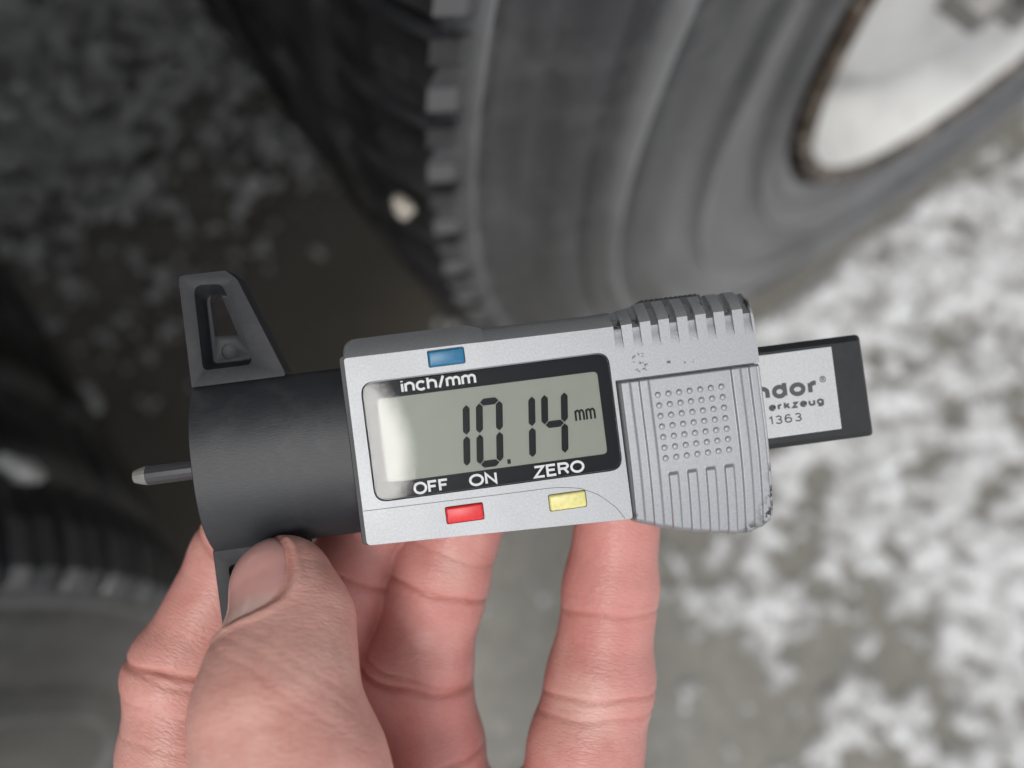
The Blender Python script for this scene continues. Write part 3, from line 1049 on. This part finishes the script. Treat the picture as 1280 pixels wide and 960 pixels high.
XH = 0.54
GLYPH = {   # stroke skeletons of a plain grotesque: (advance, polylines); cap height 0.72, x-height 0.54
    'i': (0.0, [[(0, 0), (0, XH)], [(0, 0.65), (0, 0.73)]]),
    'n': (0.38, [[(0, 0), (0, XH)], [(0, 0.33)] + arc(0.19, 0.33, 0.19, 0.21, 180, 0) + [(0.38, 0)]]),
    'm': (0.60, [[(0, 0), (0, XH)], [(0, 0.36)] + arc(0.15, 0.36, 0.15, 0.18, 180, 0) + [(0.30, 0)], [(0.30, 0.36)] + arc(0.45, 0.36, 0.15, 0.18, 180, 0) + [(0.60, 0)]]),
    'c': (0.38, [arc(0.21, 0.27, 0.21, 0.27, 42, 318)]),
    'h': (0.38, [[(0, 0), (0, 0.73)], [(0, 0.33)] + arc(0.19, 0.33, 0.19, 0.21, 180, 0) + [(0.38, 0)]]),
    '/': (0.22, [[(0, -0.02), (0.22, 0.74)]]),
    'O': (0.60, [arc(0.30, 0.36, 0.30, 0.36, 0, 360, 28)]),
    'F': (0.40, [[(0, 0), (0, 0.72), (0.40, 0.72)], [(0, 0.38), (0.34, 0.38)]]),
    'N': (0.46, [[(0, 0), (0, 0.72), (0.46, 0), (0.46, 0.72)]]),
    'Z': (0.48, [[(0.02, 0.72), (0.46, 0.72), (0.0, 0.0), (0.48, 0.0)]]),
    'E': (0.42, [[(0.42, 0), (0, 0), (0, 0.72), (0.41, 0.72)], [(0, 0.38), (0.37, 0.38)]]),
    'R': (0.46, [[(0, 0), (0, 0.72), (0.27, 0.72)] + arc(0.27, 0.54, 0.18, 0.18, 90, -90) + [(0, 0.36)], [(0.26, 0.36), (0.44, 0.0)]]),
    'd': (0.40, [[(0.40, 0), (0.40, 0.73)], arc(0.20, 0.27, 0.20, 0.27, 0, 360, 24)]),
    'o': (0.44, [arc(0.22, 0.27, 0.22, 0.27, 0, 360, 24)]),
    'r': (0.22, [[(0, 0), (0, XH)], [(0, 0.30)] + arc(0.20, 0.32, 0.20, 0.20, 180, 80, 8)]),
    'e': (0.42, [[(0.02, 0.28), (0.42, 0.28)] + arc(0.21, 0.27, 0.21, 0.27, 0, 305, 20)]),
    'k': (0.36, [[(0, 0), (0, 0.73)], [(0.34, XH), (0.02, 0.24)], [(0.12, 0.32), (0.36, 0.0)]]),
    'z': (0.36, [[(0.02, XH), (0.34, XH), (0, 0), (0.36, 0)]]),
    'u': (0.38, [[(0, XH), (0, 0.21)] + arc(0.19, 0.21, 0.19, 0.21, 180, 360) + [(0.38, XH)], [(0.38, 0), (0.38, 0.3)]]),
    'g': (0.40, [arc(0.20, 0.27, 0.20, 0.27, 0, 360, 24), [(0.40, XH), (0.40, -0.04)] + arc(0.20, -0.04, 0.20, 0.16, 0, -150, 12)]),
    '1': (0.16, [[(0.0, 0.58), (0.16, 0.72), (0.16, 0)]]),
    '3': (0.40, [arc(0.20, 0.54, 0.18, 0.18, 150, -80, 14) + arc(0.20, 0.18, 0.20, 0.18, 80, -155, 14)]),
    '6': (0.42, [arc(0.21, 0.22, 0.21, 0.22, 0, 360, 22), [(0.0, 0.24)] + arc(0.22, 0.40, 0.22, 0.32, 180, 50, 10)]),
    'S': (0.46, [arc(0.23, 0.54, 0.20, 0.18, 30, 260, 14) + arc(0.23, 0.18, 0.22, 0.18, 80, -155, 14)]),
    'A': (0.52, [[(0, 0), (0.26, 0.72), (0.52, 0)], [(0.10, 0.25), (0.42, 0.25)]]),
    '.': (0.04, [[(0, 0), (0.04, 0.03)]]),
    '\u00ae': (0.9, [arc(0.45, 0.40, 0.45, 0.45, 0, 360, 28), [(0.30, 0.15), (0.30, 0.65), (0.5, 0.65)] + arc(0.5, 0.53, 0.12, 0.12, 90, -90, 6) + [(0.30, 0.41)], [(0.48, 0.41), (0.62, 0.15)]]),
}


def ribbon(bm, pts, w, z0, z1):
    pts = np.array(pts, float)
    keep = [0] + [i for i in range(1, len(pts)) if np.linalg.norm(pts[i] - pts[i - 1]) > 1e-4]
    pts = pts[keep]
    closed = np.linalg.norm(pts[0] - pts[-1]) < 1e-3 and len(pts) > 4
    if closed:
        pts = pts[:-1]
    n = len(pts)
    L, R_ = [], []
    for i in range(n):
        a = pts[i - 1] if (i > 0 or closed) else None
        b = pts[(i + 1) % n] if (i < n - 1 or closed) else None
        d0 = (pts[i] - a) if a is not None else None
        d1 = (b - pts[i]) if b is not None else None
        d0 = d1 if d0 is None else d0
        d1 = d0 if d1 is None else d1
        d0, d1 = d0 / np.linalg.norm(d0), d1 / np.linalg.norm(d1)
        n0, n1 = np.array([-d0[1], d0[0]]), np.array([-d1[1], d1[0]])
        m = n0 + n1
        m = m / max(np.linalg.norm(m), 1e-6)
        k = min(1 / max(m @ n0, 0.3), 2.2)
        L.append(pts[i] + m * k * w / 2)
        R_.append(pts[i] - m * k * w / 2)
    vs = [[bm.verts.new((*L[i], z1)), bm.verts.new((*R_[i], z1)), bm.verts.new((*R_[i], z0)), bm.verts.new((*L[i], z0))] for i in range(n)]
    for i in range(n if closed else n - 1):
        a, b = vs[i], vs[(i + 1) % n]
        for j in range(4):
            bm.faces.new((a[j], a[(j + 1) % 4], b[(j + 1) % 4], b[j]))
    if not closed:
        bm.faces.new(vs[0])
        bm.faces.new(list(reversed(vs[-1])))


def text(name, s, u, v, width, height, w, mat, parent, sw, thick=0.02, gap=0.17, xheight=False):
    """height is the cap height (or the x-height) in mm, sw the stroke width in mm."""
    strokes, x = [], 0.0
    for ch in s:
        adv, pl = GLYPH[ch]
        for q in pl:
            strokes.append([(x + a, b) for a, b in q])
        x += adv + gap
    xs_ = [p[0] for q in strokes for p in q]
    x0, x1 = min(xs_), max(xs_)
    kx = (width - sw) / (x1 - x0)
    ky = (height - sw) / (XH if xheight else 0.72)
    bm = bmesh.new()
    for i, q in enumerate(strokes):
        ribbon(bm, [(u + sw / 2 + (a - x0) * kx, v + sw / 2 + b * ky) for a, b in q], sw, w - 0.03, w + thick + 0.002 * (i % 4))
    return bm_obj(name, bm, mat, parent)


text('lettering', 'inch/mm', -13.9, 7.25, 12.3, 2.15, -0.50, M_WHITE, dsp, 0.40)
text('lettering', 'OFF', -14.0, -9.5, 5.8, 2.05, -0.50, M_WHITE, dsp, 0.40)
text('lettering', 'ON', -4.85, -9.4, 4.6, 2.0, -0.50, M_WHITE, dsp, 0.40)
text('lettering', 'ZERO', 5.8, -9.45, 8.5, 2.05, -0.50, M_WHITE, dsp, 0.40)
text('lettering', 'mm', 13.75, -1.1, 3.5, 2.0, -0.46, M_SEG, lcd, 0.34, xheight=True, gap=0.22)
gl_ = loft_bm([(rrect(-20.2, -9.7, 20.4, 9.6, 2.05), -0.36), (rrect(-20.2, -9.7, 20.4, 9.6, 2.05), -0.22), (rrect(-19.95, -9.45, 20.15, 9.35, 1.85), -0.06)])
bm_obj('display_glass', gl_, M_GLASS, dsp, smooth_angle=20)
text('worn_marking', 'S', 24.3, 5.6, 2.6, 3.3, 0.004, M_MARK, house, 0.6, thick=0.006)
text('worn_marking', 'A', 29.4, 6.1, 1.7, 1.2, 0.004, M_MARK, house, 0.5, thick=0.006)
text('worn_marking', '..', 32.6, 6.2, 2.2, 0.6, 0.004, M_MARK, house, 0.5, thick=0.006)

for nm, bu, bv_, bw, bh, mt in BTN:
    p0 = rrect(bu - bw / 2, bv_ - bh / 2, bu + bw / 2, bv_ + bh / 2, 0.35, 3)
    p1 = rrect(bu - bw / 2 + 0.3, bv_ - bh / 2 + 0.3, bu + bw / 2 - 0.3, bv_ + bh / 2 - 0.3, 0.25, 3)
    o = bm_obj('button', loft_bm([(p0, -1.15), (p0, 0.22), (0.5 * p0 + 0.5 * p1, 0.42), (p1, 0.48)]), mt, GAUGE, smooth_angle=50)
    o['label'] = nm + ' push button'

# dark under-shell showing as a line round the left end of the faceplate
sh0 = rounded([(-23.45, -16.6, 0.9), (-21, -16.7, 0.3), (-21, 14.4, 0.3), (-23.4, 14.6, 0.9)])
bm_obj('under_shell', loft_bm([(sh0, -9), (sh0, -1.25)]), M_BLK, GAUGE, bevel=0.12)

# black base block with convex front
prof = []
for k in range(33):
    v = -15.4 + 28.3 * k / 32
    x = (v + 1.25) / 14.15
    w_ = -7.5 + 6.1 * (1 - abs(x) ** 2.6) ** 0.8
    if v < -8.5:
        w_ = max(w_, -7.1 + 0.055 * max(0.0, v + 15.4) ** 2 * 0.9)
    prof.append((v, w_))
prof = [(-15.4, -13)] + prof + [(12.9, -13)]
bm = bmesh.new()
ends = []
for u in (-49.2, -49.0, -22.0):
    sh = 0.25 if u == -49.2 else 0
    ends.append([bm.verts.new((u, v * (1 - sh * 0.02) - 0.0, w - sh)) for v, w in prof])
n = len(prof)
for a, b in zip(ends[:-1], ends[1:]):
    for i in range(n):
        j = (i + 1) % n
        bm.faces.new((a[i], a[j], b[j], b[i]))
bm.faces.new(ends[0])
bm.faces.new(list(reversed(ends[-1])))
bm_obj('base_block', bm, M_BLK, GAUGE, smooth_angle=40)

# the two tapering feet with pocket and window (lower one mirrored)


def foot(mir):
    f = (lambda v: v) if not mir else (lambda v: -2.5 - v)
    pts = [(-49.5, 12.6, 0.2), (-33.6, 12.6, 0.2), (-33.6, 13.4, 0.2), (-39.6, 30.2, 2.2), (-41.3, 31.9, 1.0), (-49.4, 31.9, 0.9)]
    o1 = rounded([(u, f(v), r) for u, v, r in pts])
    cx = o1.mean(0)
    o0 = cx + (o1 - cx) * 0.985
    bm = loft_bm([(o0, -12.4), (o1, -12.0), (o1, -7.6), (o0, -7.0)])
    ob = bm_obj('foot', bm, M_ARM, GAUGE)
    c = bmesh.new()
    rec0 = rounded([(u, f(v), r) for u, v, r in [(-47.2, 15.3, 1.0), (-39.0, 15.3, 1.4), (-38.8, 17.2, 1.0), (-42.2, 29.6, 1.5), (-47.0, 30.0, 1.6)]])
    cc = rec0.mean(0)
    loft_bm([(cc + (rec0 - cc) * 0.80, -10.4), (cc + (rec0 - cc) * 0.86, -9.9), (cc + (rec0 - cc) * 1.0, -6.8)], c)
    win = rounded([(u, f(v), r) for u, v, r in [(-45.6, 21.2, 0.1), (-41.6, 21.0, 0.1), (-43.6, 28.3, 1.0), (-45.6, 28.3, 1.2)]])
    loft_bm([(win, -14), (win, -9)], c)
    bmesh.ops.create_cone(c, cap_ends=True, segments=24, radius1=1.35, radius2=1.35, depth=0.5, matrix=Matrix.Translation((-43.4, f(18.3), -10.4)))
    cobj = cutter(c)
    bpy.context.view_layer.update()
    mo = ob.modifiers.new('b', 'BOOLEAN')
    mo.object = cobj
    mo.operation = 'DIFFERENCE'
    mo.solver = 'EXACT'
    mo.use_self = True
    bake(ob)
    bpy.data.objects.remove(cobj)
    m2 = ob.modifiers.new('bevel', 'BEVEL')
    m2.width = 0.00022
    m2.segments = 2
    m2.limit_method = 'ANGLE'
    m2.angle_limit = math.radians(35)
    bake(ob)
    shade(ob, 35)
    ob.data.materials.clear()
    ob.data.materials.append(M_ARM)
    return ob


foot(False)
foot(True)

# probe pin
bm = bmesh.new()
rings = []
for u, r in ((-48.0, 1.68), (-58.0, 1.68), (-59.2, 1.40), (-60.2, 1.05)):
    rings.append([bm.verts.new((u, -0.95 + r * math.cos(a), -6.2 + r * math.sin(a))) for a in np.linspace(0, 2 * math.pi, 14, endpoint=False)])
for k, (a, b) in enumerate(zip(rings[:-1], rings[1:])):
    for i in range(14):
        fc = bm.faces.new((a[i], a[(i + 1) % 14], b[(i + 1) % 14], b[i]))
        fc.material_index = 1 if k > 0 else 0
fc = bm.faces.new(rings[-1])
fc.material_index = 1
pin = bm_obj('probe_pin', bm, M_STEEL, GAUGE, smooth_angle=22)
pin.data.materials.append(M_TIP)

# sliding rod sticking out on the right with the printed plate
rod = rounded([(30, -10.6, 0.2), (66.5, -10.6, 0.8), (66.3, 7.4, 1.0), (30, 7.4, 0.2)])
rin = rounded([(30, -9.6, 0.2), (65.6, -9.6, 0.6), (65.4, 6.3, 0.6), (30, 6.3, 0.2)])
bm_obj('slide_rod', loft_bm([(rin, -11.5), (rod, -10.5), (rod, -6.4), (0.3 * rod + 0.7 * rin, -5.35), (rin, -5.1)]), M_ROD, GAUGE, smooth_angle=25)
pl = rrect(31, -8.55, 60.35, 5.85, 0.15, 2)
plate = bm_obj('name_plate', loft_bm([(pl, -5.3), (pl, -4.95)]), M_PLATE, GAUGE)
text('lettering', 'ndor', 45.9, -1.95, 11.3, 2.95, -4.95, M_GREYPRINT, plate, 0.78, gap=0.26)
text('lettering', 'erkzeug', 48.0, -3.95, 9.8, 1.12, -4.95, M_GREYPRINT, plate, 0.38, gap=0.30, xheight=True)
text('lettering', '1363', 47.75, -6.3, 5.8, 1.5, -4.95, M_GREYPRINT, plate, 0.24, gap=0.26)
text('lettering', '\u00ae', 57.55, -0.1, 1.1, 0.95, -4.95, M_GREYPRINT, plate, 0.14)

# ------------------------------------------------------------------ the hand (signed distance field, camera-side frame, mm)
FPX = 957.0


def P3(x, y, d):
    return np.array([(x - 640) * d / FPX, -(y - 480) * d / FPX, -d])


CH = {  # joint chains: (px, py, depth, radius)
    'thumb': [(353, 733, 124.0, 8.2), (366, 782, 120.5, 9.1), (353, 842, 115.5, 10.7), (345, 893, 111.5, 11.4), (368, 970, 109, 12.7), (410, 1110, 111, 14.2), (465, 1330, 128, 17.0)],
    'index': [(352, 590, 147, 6.9), (297, 690, 148, 7.8), (224, 840, 144, 9.0), (222, 940, 142, 9.8), (235, 1110, 144, 11.5)],
    'middle': [(478, 625, 148, 7.8), (443, 715, 149, 8.6), (385, 865, 147, 9.6), (380, 960, 146, 10.0), (378, 1110, 148, 12)],
    'ring': [(588, 615, 148, 8.4), (547, 730, 147, 9.1), (522, 842, 146, 9.8), (540, 935, 146, 9.6), (545, 1110, 148, 12)],
    'pinky': [(774, 630, 146, 8.0), (763, 735, 146, 8.5), (750, 850, 144, 9.6), (732, 935, 142, 10.2), (700, 1110, 145, 12)],
}
CHAIN = {k: [(P3(x, y, d), r) for x, y, d, r in v] for k, v in CH.items()}
PALM = [(P3(235, 1110, 144), 11.5, P3(330, 1640, 152), 17), (P3(378, 1110, 148), 12, P3(420, 1660, 154), 18), (P3(545, 1110, 148), 12, P3(500, 1660, 154), 18),
        (P3(700, 1110, 145), 12, P3(580, 1630, 150), 17), (P3(570, 1040, 148), 9.5, P3(690, 1045, 146), 9.5), (P3(250, 1085, 146), 9, P3(540, 1085, 149), 9),
        (P3(465, 1330, 128), 17, P3(420, 1640, 146), 17), (P3(395, 1150, 112), 13, P3(420, 1180, 138), 13), (P3(440, 1660, 153), 25, P3(470, 2000, 160), 25)]


def cone(P, a, ra, b, rb):
    a, b = a.astype(np.float32), b.astype(np.float32)
    ab = b - a
    t = np.clip(((P - a) @ ab) / (ab @ ab), 0, 1)
    q = P - a - t[..., None] * ab
    return np.sqrt(np.einsum('...i,...i', q, q)) - (ra + (rb - ra) * t)


def smin(a, b, k):
    h = np.maximum(k - np.abs(a - b), 0) / k
    return np.minimum(a, b) - h * h * k * 0.25


def chain_sdf(P, name, k=3.0):
    c = CHAIN[name]
    d = None
    for (a, ra), (b, rb) in zip(c[:-1], c[1:]):
        e = cone(P, a, ra, b, rb)
        d = e if d is None else smin(d, e, k)
    return d


def unit(v):
    return v / np.linalg.norm(v)


# thumb nail frame
TT, TI = CHAIN['thumb'][0][0], CHAIN['thumb'][2][0]
NAX = unit(TT - TI)
NN = np.array([-0.62, 0.30, 0.72])
NN = unit(NN - NAX * (NN @ NAX))
NS = np.cross(NAX, NN)


def nail_f(P):
    q = P - TT
    s = q @ NAX
    ph = np.arctan2(q @ NS, q @ NN)
    return (np.abs((s + 0.2) / 7.6) ** 2.7 + np.abs(ph / 1.02) ** 2.7) ** (1 / 2.7), s, ph


# creases: (point px,py,depth), axis direction chain (finger, segment), tilt, depth, width, facing
CREASE = []


def crease(fn, seg, t, depth, width, n=(0, 0, 1), tilt=0.0, half=-0.25):
    (a, ra), (b, rb) = CHAIN[fn][seg], CHAIN[fn][seg + 1]
    c = a + (b - a) * t
    ax = unit(b - a)
    n = unit(np.array(n, float) - ax * (np.array(n, float) @ ax))
    s = np.cross(ax, n)
    ax2 = unit(ax + s * tilt)
    CREASE.append((fn, c, ax2, n, ra + (rb - ra) * t, depth, width, half))


crease('index', 1, 0.04, 0.5, 0.7, tilt=0.25)
crease('index', 1, 0.93, 0.95, 0.75, tilt=-0.25)
crease('index', 1, 1.00, 0.4, 0.5, tilt=-0.1)
crease('index', 2, 0.35, 0.22, 0.5, tilt=0.3)
crease('index', 2, 0.75, 0.22, 0.5, tilt=0.2)
crease('middle', 1, 0.0, 0.8, 0.7)
crease('middle', 1, 0.95, 0.8, 0.7)
crease('ring', 1, 0.00, 0.85, 0.65, tilt=0.05)
crease('ring', 0, 0.62, 0.25, 0.5)
crease('ring', 1, 0.90, 0.45, 0.5, tilt=0.05)
crease('ring', 1, 1.0, 0.95, 0.75, tilt=-0.05)
crease('ring', 2, 1.0, 0.6, 0.8)
crease('pinky', 1, 0.22, 0.5, 0.65, tilt=-0.1)
crease('pinky', 1, 0.08, 0.15, 0.4)
crease('pinky', 2, 0.12, 0.55, 0.6, tilt=-0.25)
crease('pinky', 2, 0.40, 0.35, 0.6, tilt=-0.25)
crease('thumb', 1, 0.80, 0.10, 0.5, (-0.2, 0.4, 1), tilt=0.55, half=-0.3)
crease('thumb', 2, 0.10, 0.12, 0.55, (-0.2, 0.4, 1), tilt=0.6, half=-0.3)
crease('thumb', 2, 0.55, 0.12, 0.5, (-0.2, 0.4, 1), tilt=0.65, half=-0.3)
crease('thumb', 2, 1.0, 0.06, 0.5, (-0.2, 0.4, 1), tilt=0.5, half=-0.3)


def hand_sdf(P, detail=False):
    ds = {k: chain_sdf(P, k) for k in CHAIN}
    cr = np.zeros(P.shape[:-1])
    if detail:
        for fn, c, ax, n, r, dep, wid, half in CREASE:
            q = P - c
            h = q @ ax
            dep, wid = dep * 0.62, wid * 0.72
            rad = np.sqrt(np.maximum((q * q).sum(-1) - h * h, 1e-6))
            side = (q @ n) / np.maximum(rad, 1e-3)
            near = sstep(r * 1.9, r * 1.3, rad)
            h = h + 0.22 * np.sin(0.55 * (q @ np.cross(ax, n)) + c[0])
            e = np.exp(-(h / wid) ** 2) * sstep(half, half + 0.7, side) * near
            ds[fn] = ds[fn] + dep * e - 0.5 * dep * (np.exp(-((h - 3.6) / 2.6) ** 2) + np.exp(-((h + 3.6) / 2.6) ** 2)) * sstep(half, half + 0.7, side) * near
            cr = np.maximum(cr, np.minimum(1, dep / 0.45) * np.exp(-(h / (wid * 0.8)) ** 2) * sstep(half, half + 0.7, side) * near * (np.abs(ds[fn]) < 1.5))
        nf, s, ph = nail_f(P)
        ok = (np.abs(s) < 14) & (ds['thumb'] < 4)
        ds['thumb'] = ds['thumb'] + np.where(ok, 0.45 * sstep(1.03, 0.93, nf) + 0.32 * np.exp(-((nf - 1.03) / 0.05) ** 2) - 0.35 * np.exp(-((nf - 1.16) / 0.08) ** 2) * (s < 5.5), 0)
        cr = np.maximum(cr, np.where(ok, 0.75 * np.exp(-((nf - 1.05) / 0.045) ** 2), 0))
    palm = None
    for a, ra, b, rb in PALM:
        e = cone(P, a, ra, b, rb)
        palm = e if palm is None else smin(palm, e, 10)
    fing = None
    for k in ('index', 'middle', 'ring', 'pinky'):
        fing = ds[k] if fing is None else smin(fing, ds[k], 0.8)
    d = smin(palm, fing, 7)
    d = smin(d, ds['thumb'], 2.0)
    return (d, ds, cr) if detail else d


def surface_nets(d, org, h):
    s = d < 0
    nx, ny, nz = d.shape
    cnt = np.zeros((nx - 1, ny - 1, nz - 1), np.int8)
    for a in (0, 1):
        for b in (0, 1):
            for c in (0, 1):
                cnt += s[a:nx - 1 + a, b:ny - 1 + b, c:nz - 1 + c]
    act = (cnt > 0) & (cnt < 8)
    ci = np.argwhere(act)
    idm = -np.ones(act.shape, np.int64)
    idm[act] = np.arange(len(ci))
    acc = np.zeros((len(ci), 3))
    num = np.zeros(len(ci))
    off = np.array([(a, b, c) for a in (0, 1) for b in (0, 1) for c in (0, 1)])
    for i in range(8):
        for j in range(i + 1, 8):
            if np.abs(off[i] - off[j]).sum() != 1:
                continue
            pa, pb = ci + off[i], ci + off[j]
            da, db = d[pa[:, 0], pa[:, 1], pa[:, 2]], d[pb[:, 0], pb[:, 1], pb[:, 2]]
            m = (da < 0) != (db < 0)
            t = np.where(m, da / np.where(m, da - db, 1), 0)
            acc += np.where(m[:, None], off[i] + t[:, None] * (off[j] - off[i]), 0)
            num += m
    Vx = org + (ci + acc / num[:, None]) * h
    faces = []
    for ax in range(3):
        o1, o2 = (ax + 1) % 3, (ax + 2) % 3
        sl0 = [slice(None)] * 3
        sl1 = [slice(None)] * 3
        sl0[ax], sl1[ax] = slice(0, -1), slice(1, None)
        diff = np.argwhere(s[tuple(sl0)] != s[tuple(sl1)])
        diff = diff[(diff[:, o1] > 0) & (diff[:, o2] > 0) & (diff[:, o1] < d.shape[o1] - 1) & (diff[:, o2] < d.shape[o2] - 1)]
        q = []
        for da, db in ((1, 1), (0, 1), (0, 0), (1, 0)):
            p = diff.copy()
            p[:, o1] -= da
            p[:, o2] -= db
            q.append(idm[p[:, 0], p[:, 1], p[:, 2]])
        q = np.stack(q, 1)
        inside = s[diff[:, 0], diff[:, 1], diff[:, 2]]
        q[~inside] = q[~inside][:, ::-1]
        faces.append(q)
    return Vx, np.concatenate(faces)


h = np.float32(0.95)
lo, hi = np.array([-82.0, -205.0, -188.0]), np.array([42.0, -8.0, -86.0])
dims = np.ceil((hi - lo) / h).astype(int)
gx, gy_, gz = [lo[i] + np.arange(dims[i]) * h for i in range(3)]
D = np.empty(dims, np.float32)
BL = 8
nb3 = -(-dims // BL)
bc = np.stack(np.meshgrid(*[lo[i] + (np.arange(nb3[i]) * BL + BL / 2) * h for i in range(3)], indexing='ij'), -1).reshape(-1, 3).astype(np.float32)
bd = hand_sdf(bc)
D[:] = np.repeat(np.repeat(np.repeat(np.sign(bd).reshape(nb3) * 10, BL, 0), BL, 1), BL, 2)[:dims[0], :dims[1], :dims[2]]
actb = np.argwhere((np.abs(bd) < BL * h * 0.9 + 3.5).reshape(nb3))
loc = np.stack(np.meshgrid(*[np.arange(BL)] * 3, indexing='ij'), -1).reshape(-1, 3)
for i in range(0, len(actb), 400):
    ii = (actb[i:i + 400, None] * BL + loc[None]).reshape(-1, 3)
    ii = ii[(ii < dims).all(1)]
    D[ii[:, 0], ii[:, 1], ii[:, 2]] = hand_sdf((lo + ii * h).astype(np.float32))
D[:, 0, :] = 1
Vh, Qh = surface_nets(D, lo, h)
me = mesh_fast('hand', Vh, Qh)
hand = link('hand', me)
ss = hand.modifiers.new('s', 'SUBSURF')
ss.levels = ss.render_levels = 1
bake(hand)
me = hand.data
co = np.empty(len(me.vertices) * 3)
me.vertices.foreach_get('co', co)
co = co.reshape(-1, 3)
co = co.astype(np.float32)
nrm = np.empty(len(me.vertices) * 3, np.float32)
me.vertices.foreach_get('normal', nrm)
nrm = nrm.reshape(-1, 3)
vis = co[:, 1] > -95                        # the creased part; the rest of the hand stays smooth
for it in range(3):
    d0 = hand_sdf(co[vis], True)[0]
    co[vis] -= np.clip(d0, -0.6, 0.6)[:, None] * nrm[vis]
d0, ds, cr = hand_sdf(co, True)
names = ['thumb', 'index', 'middle', 'ring', 'pinky']
dm = np.stack([ds[k] for k in names], 1)
near = dm.argmin(1)
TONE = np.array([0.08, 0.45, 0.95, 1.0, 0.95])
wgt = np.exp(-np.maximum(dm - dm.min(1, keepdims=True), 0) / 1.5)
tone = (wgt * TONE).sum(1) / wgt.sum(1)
fc_ = np.zeros((len(co), 3))
for i, k in enumerate(names):
    c = CHAIN[k]
    ax = unit(c[1][0] - c[2][0]) if k != 'thumb' else unit(c[0][0] - c[3][0])
    n_ = unit(np.array([0, 0, 1.0]) - ax * ax[2])
    s_ = np.cross(ax, n_)
    m = near == i
    q = co[m] - c[2][0]
    fc_[m] = np.stack([q @ ax + 40 * i, q @ s_, q @ n_], 1)
for nm, arr in (('tone', tone), ('crease', cr)):
    at = me.attributes.new(nm, 'FLOAT', 'POINT')
    at.data.foreach_set('value', arr.astype(np.float32))
at = me.attributes.new('fcoord', 'FLOAT_VECTOR', 'POINT')
at.data.foreach_set('vector', fc_.astype(np.float32).ravel())
ORG = P3(440, 1660, 153)
me.vertices.foreach_set('co', ((co - ORG) * 0.001).astype(np.float32).ravel())
me.update()
me.polygons.foreach_set('use_smooth', [True] * len(me.polygons))
me.materials.clear()
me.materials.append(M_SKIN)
hand.matrix_world = MCAM @ Matrix.Translation(Vector(ORG) * 0.001)
tag(hand, 'bare left hand gripping the black base of the gauge, thumb in front, fingers behind', 'hand')

# thumb nail: a thin curved plate lying in its bed
NR, NA = 16, 56
pts = []
for i in range(NR + 1):
    f = i / NR
    for j in range(NA):
        a = 2 * math.pi * j / NA
        ca, sa = math.cos(a), math.sin(a)
        k = (abs(ca) ** 2.7 + abs(sa) ** 2.7) ** (-1 / 2.7)
        pts.append((f * k * ca * 7.5 - 0.2, f * k * sa * 0.985))
pts = np.array(pts)
s_, ph = pts[:, 0], pts[:, 1]
dirn = np.cos(ph)[:, None] * NN + np.sin(ph)[:, None] * NS
org_ = TT + NAX * s_[:, None]
tt = np.full(len(pts), 12.0)
for it in range(30):
    tt = tt - 0.8 * chain_sdf(org_ + dirn * tt[:, None], 'thumb')
fr_ = np.repeat(np.arange(NR + 1) / NR, NA)
top = org_ + dirn * (tt + 0.02 - 0.30 * fr_ ** 6)[:, None]
bot = org_ + dirn * (tt - 0.75)[:, None]
Vn = np.concatenate([top, bot])
Qn = []
for lay in (0, len(top)):
    for i in range(NR):
        for j in range(NA):
            a, b, c, d = i * NA + j, i * NA + (j + 1) % NA, (i + 1) * NA + (j + 1) % NA, (i + 1) * NA + j
            Qn.append([lay + a, lay + b, lay + c, lay + d] if lay else [a, d, c, b])
for j in range(NA):
    a, b = NR * NA + j, NR * NA + (j + 1) % NA
    Qn.append([a, b, b + len(top), a + len(top)])
bm = bmesh.new()
vs = [bm.verts.new((v - ORG) * 0.001) for v in Vn]
for q in Qn:
    bm.faces.new([vs[i] for i in q])
bmesh.ops.remove_doubles(bm, verts=bm.verts, dist=1e-7)
nail = bm_obj('thumb_nail', bm, M_NAIL, hand, 1, smooth_angle=70)
nco = np.empty(len(nail.data.vertices) * 3)
nail.data.vertices.foreach_get('co', nco)
ns_ = ((nco.reshape(-1, 3) * 1000 + ORG - TT) @ NAX + 7.7) / 15.0
nail.data.attributes.new('along', 'FLOAT', 'POINT').data.foreach_set('value', ns_.astype(np.float32))

# jacket sleeve over the wrist (just out of frame)
bm = bmesh.new()
a0, a1 = P3(440, 1640, 153) - ORG, P3(480, 3300, 175) - ORG
axd = unit(a1 - a0)
e1 = unit(np.cross(axd, [0, 0, 1.0]))
e2 = np.cross(axd, e1)
rings = []
for k in range(30):
    t_ = k / 29
    c = a0 + (a1 - a0) * t_
    rr_ = 36 + 12 * t_ + 1.6 * math.sin(9 * t_ + 1) + (1.2 if k % 4 < 2 else 0)
    if k == 0:
        rr_ -= 3.5
    rings.append([bm.verts.new((c + rr_ * (1 + 0.03 * math.sin(3 * a + 5 * t_)) * (math.cos(a) * e1 + 0.85 * math.sin(a) * e2)) * 0.001) for a in np.linspace(0, 2 * math.pi, 40, endpoint=False)])
for a, b in zip(rings[:-1], rings[1:]):
    for i in range(40):
        bm.faces.new((a[i], a[(i + 1) % 40], b[(i + 1) % 40], b[i]))
bm.faces.new(rings[-1])
sl = bm_obj('sleeve', bm, M_CLOTH, hand, 1, smooth_angle=80)
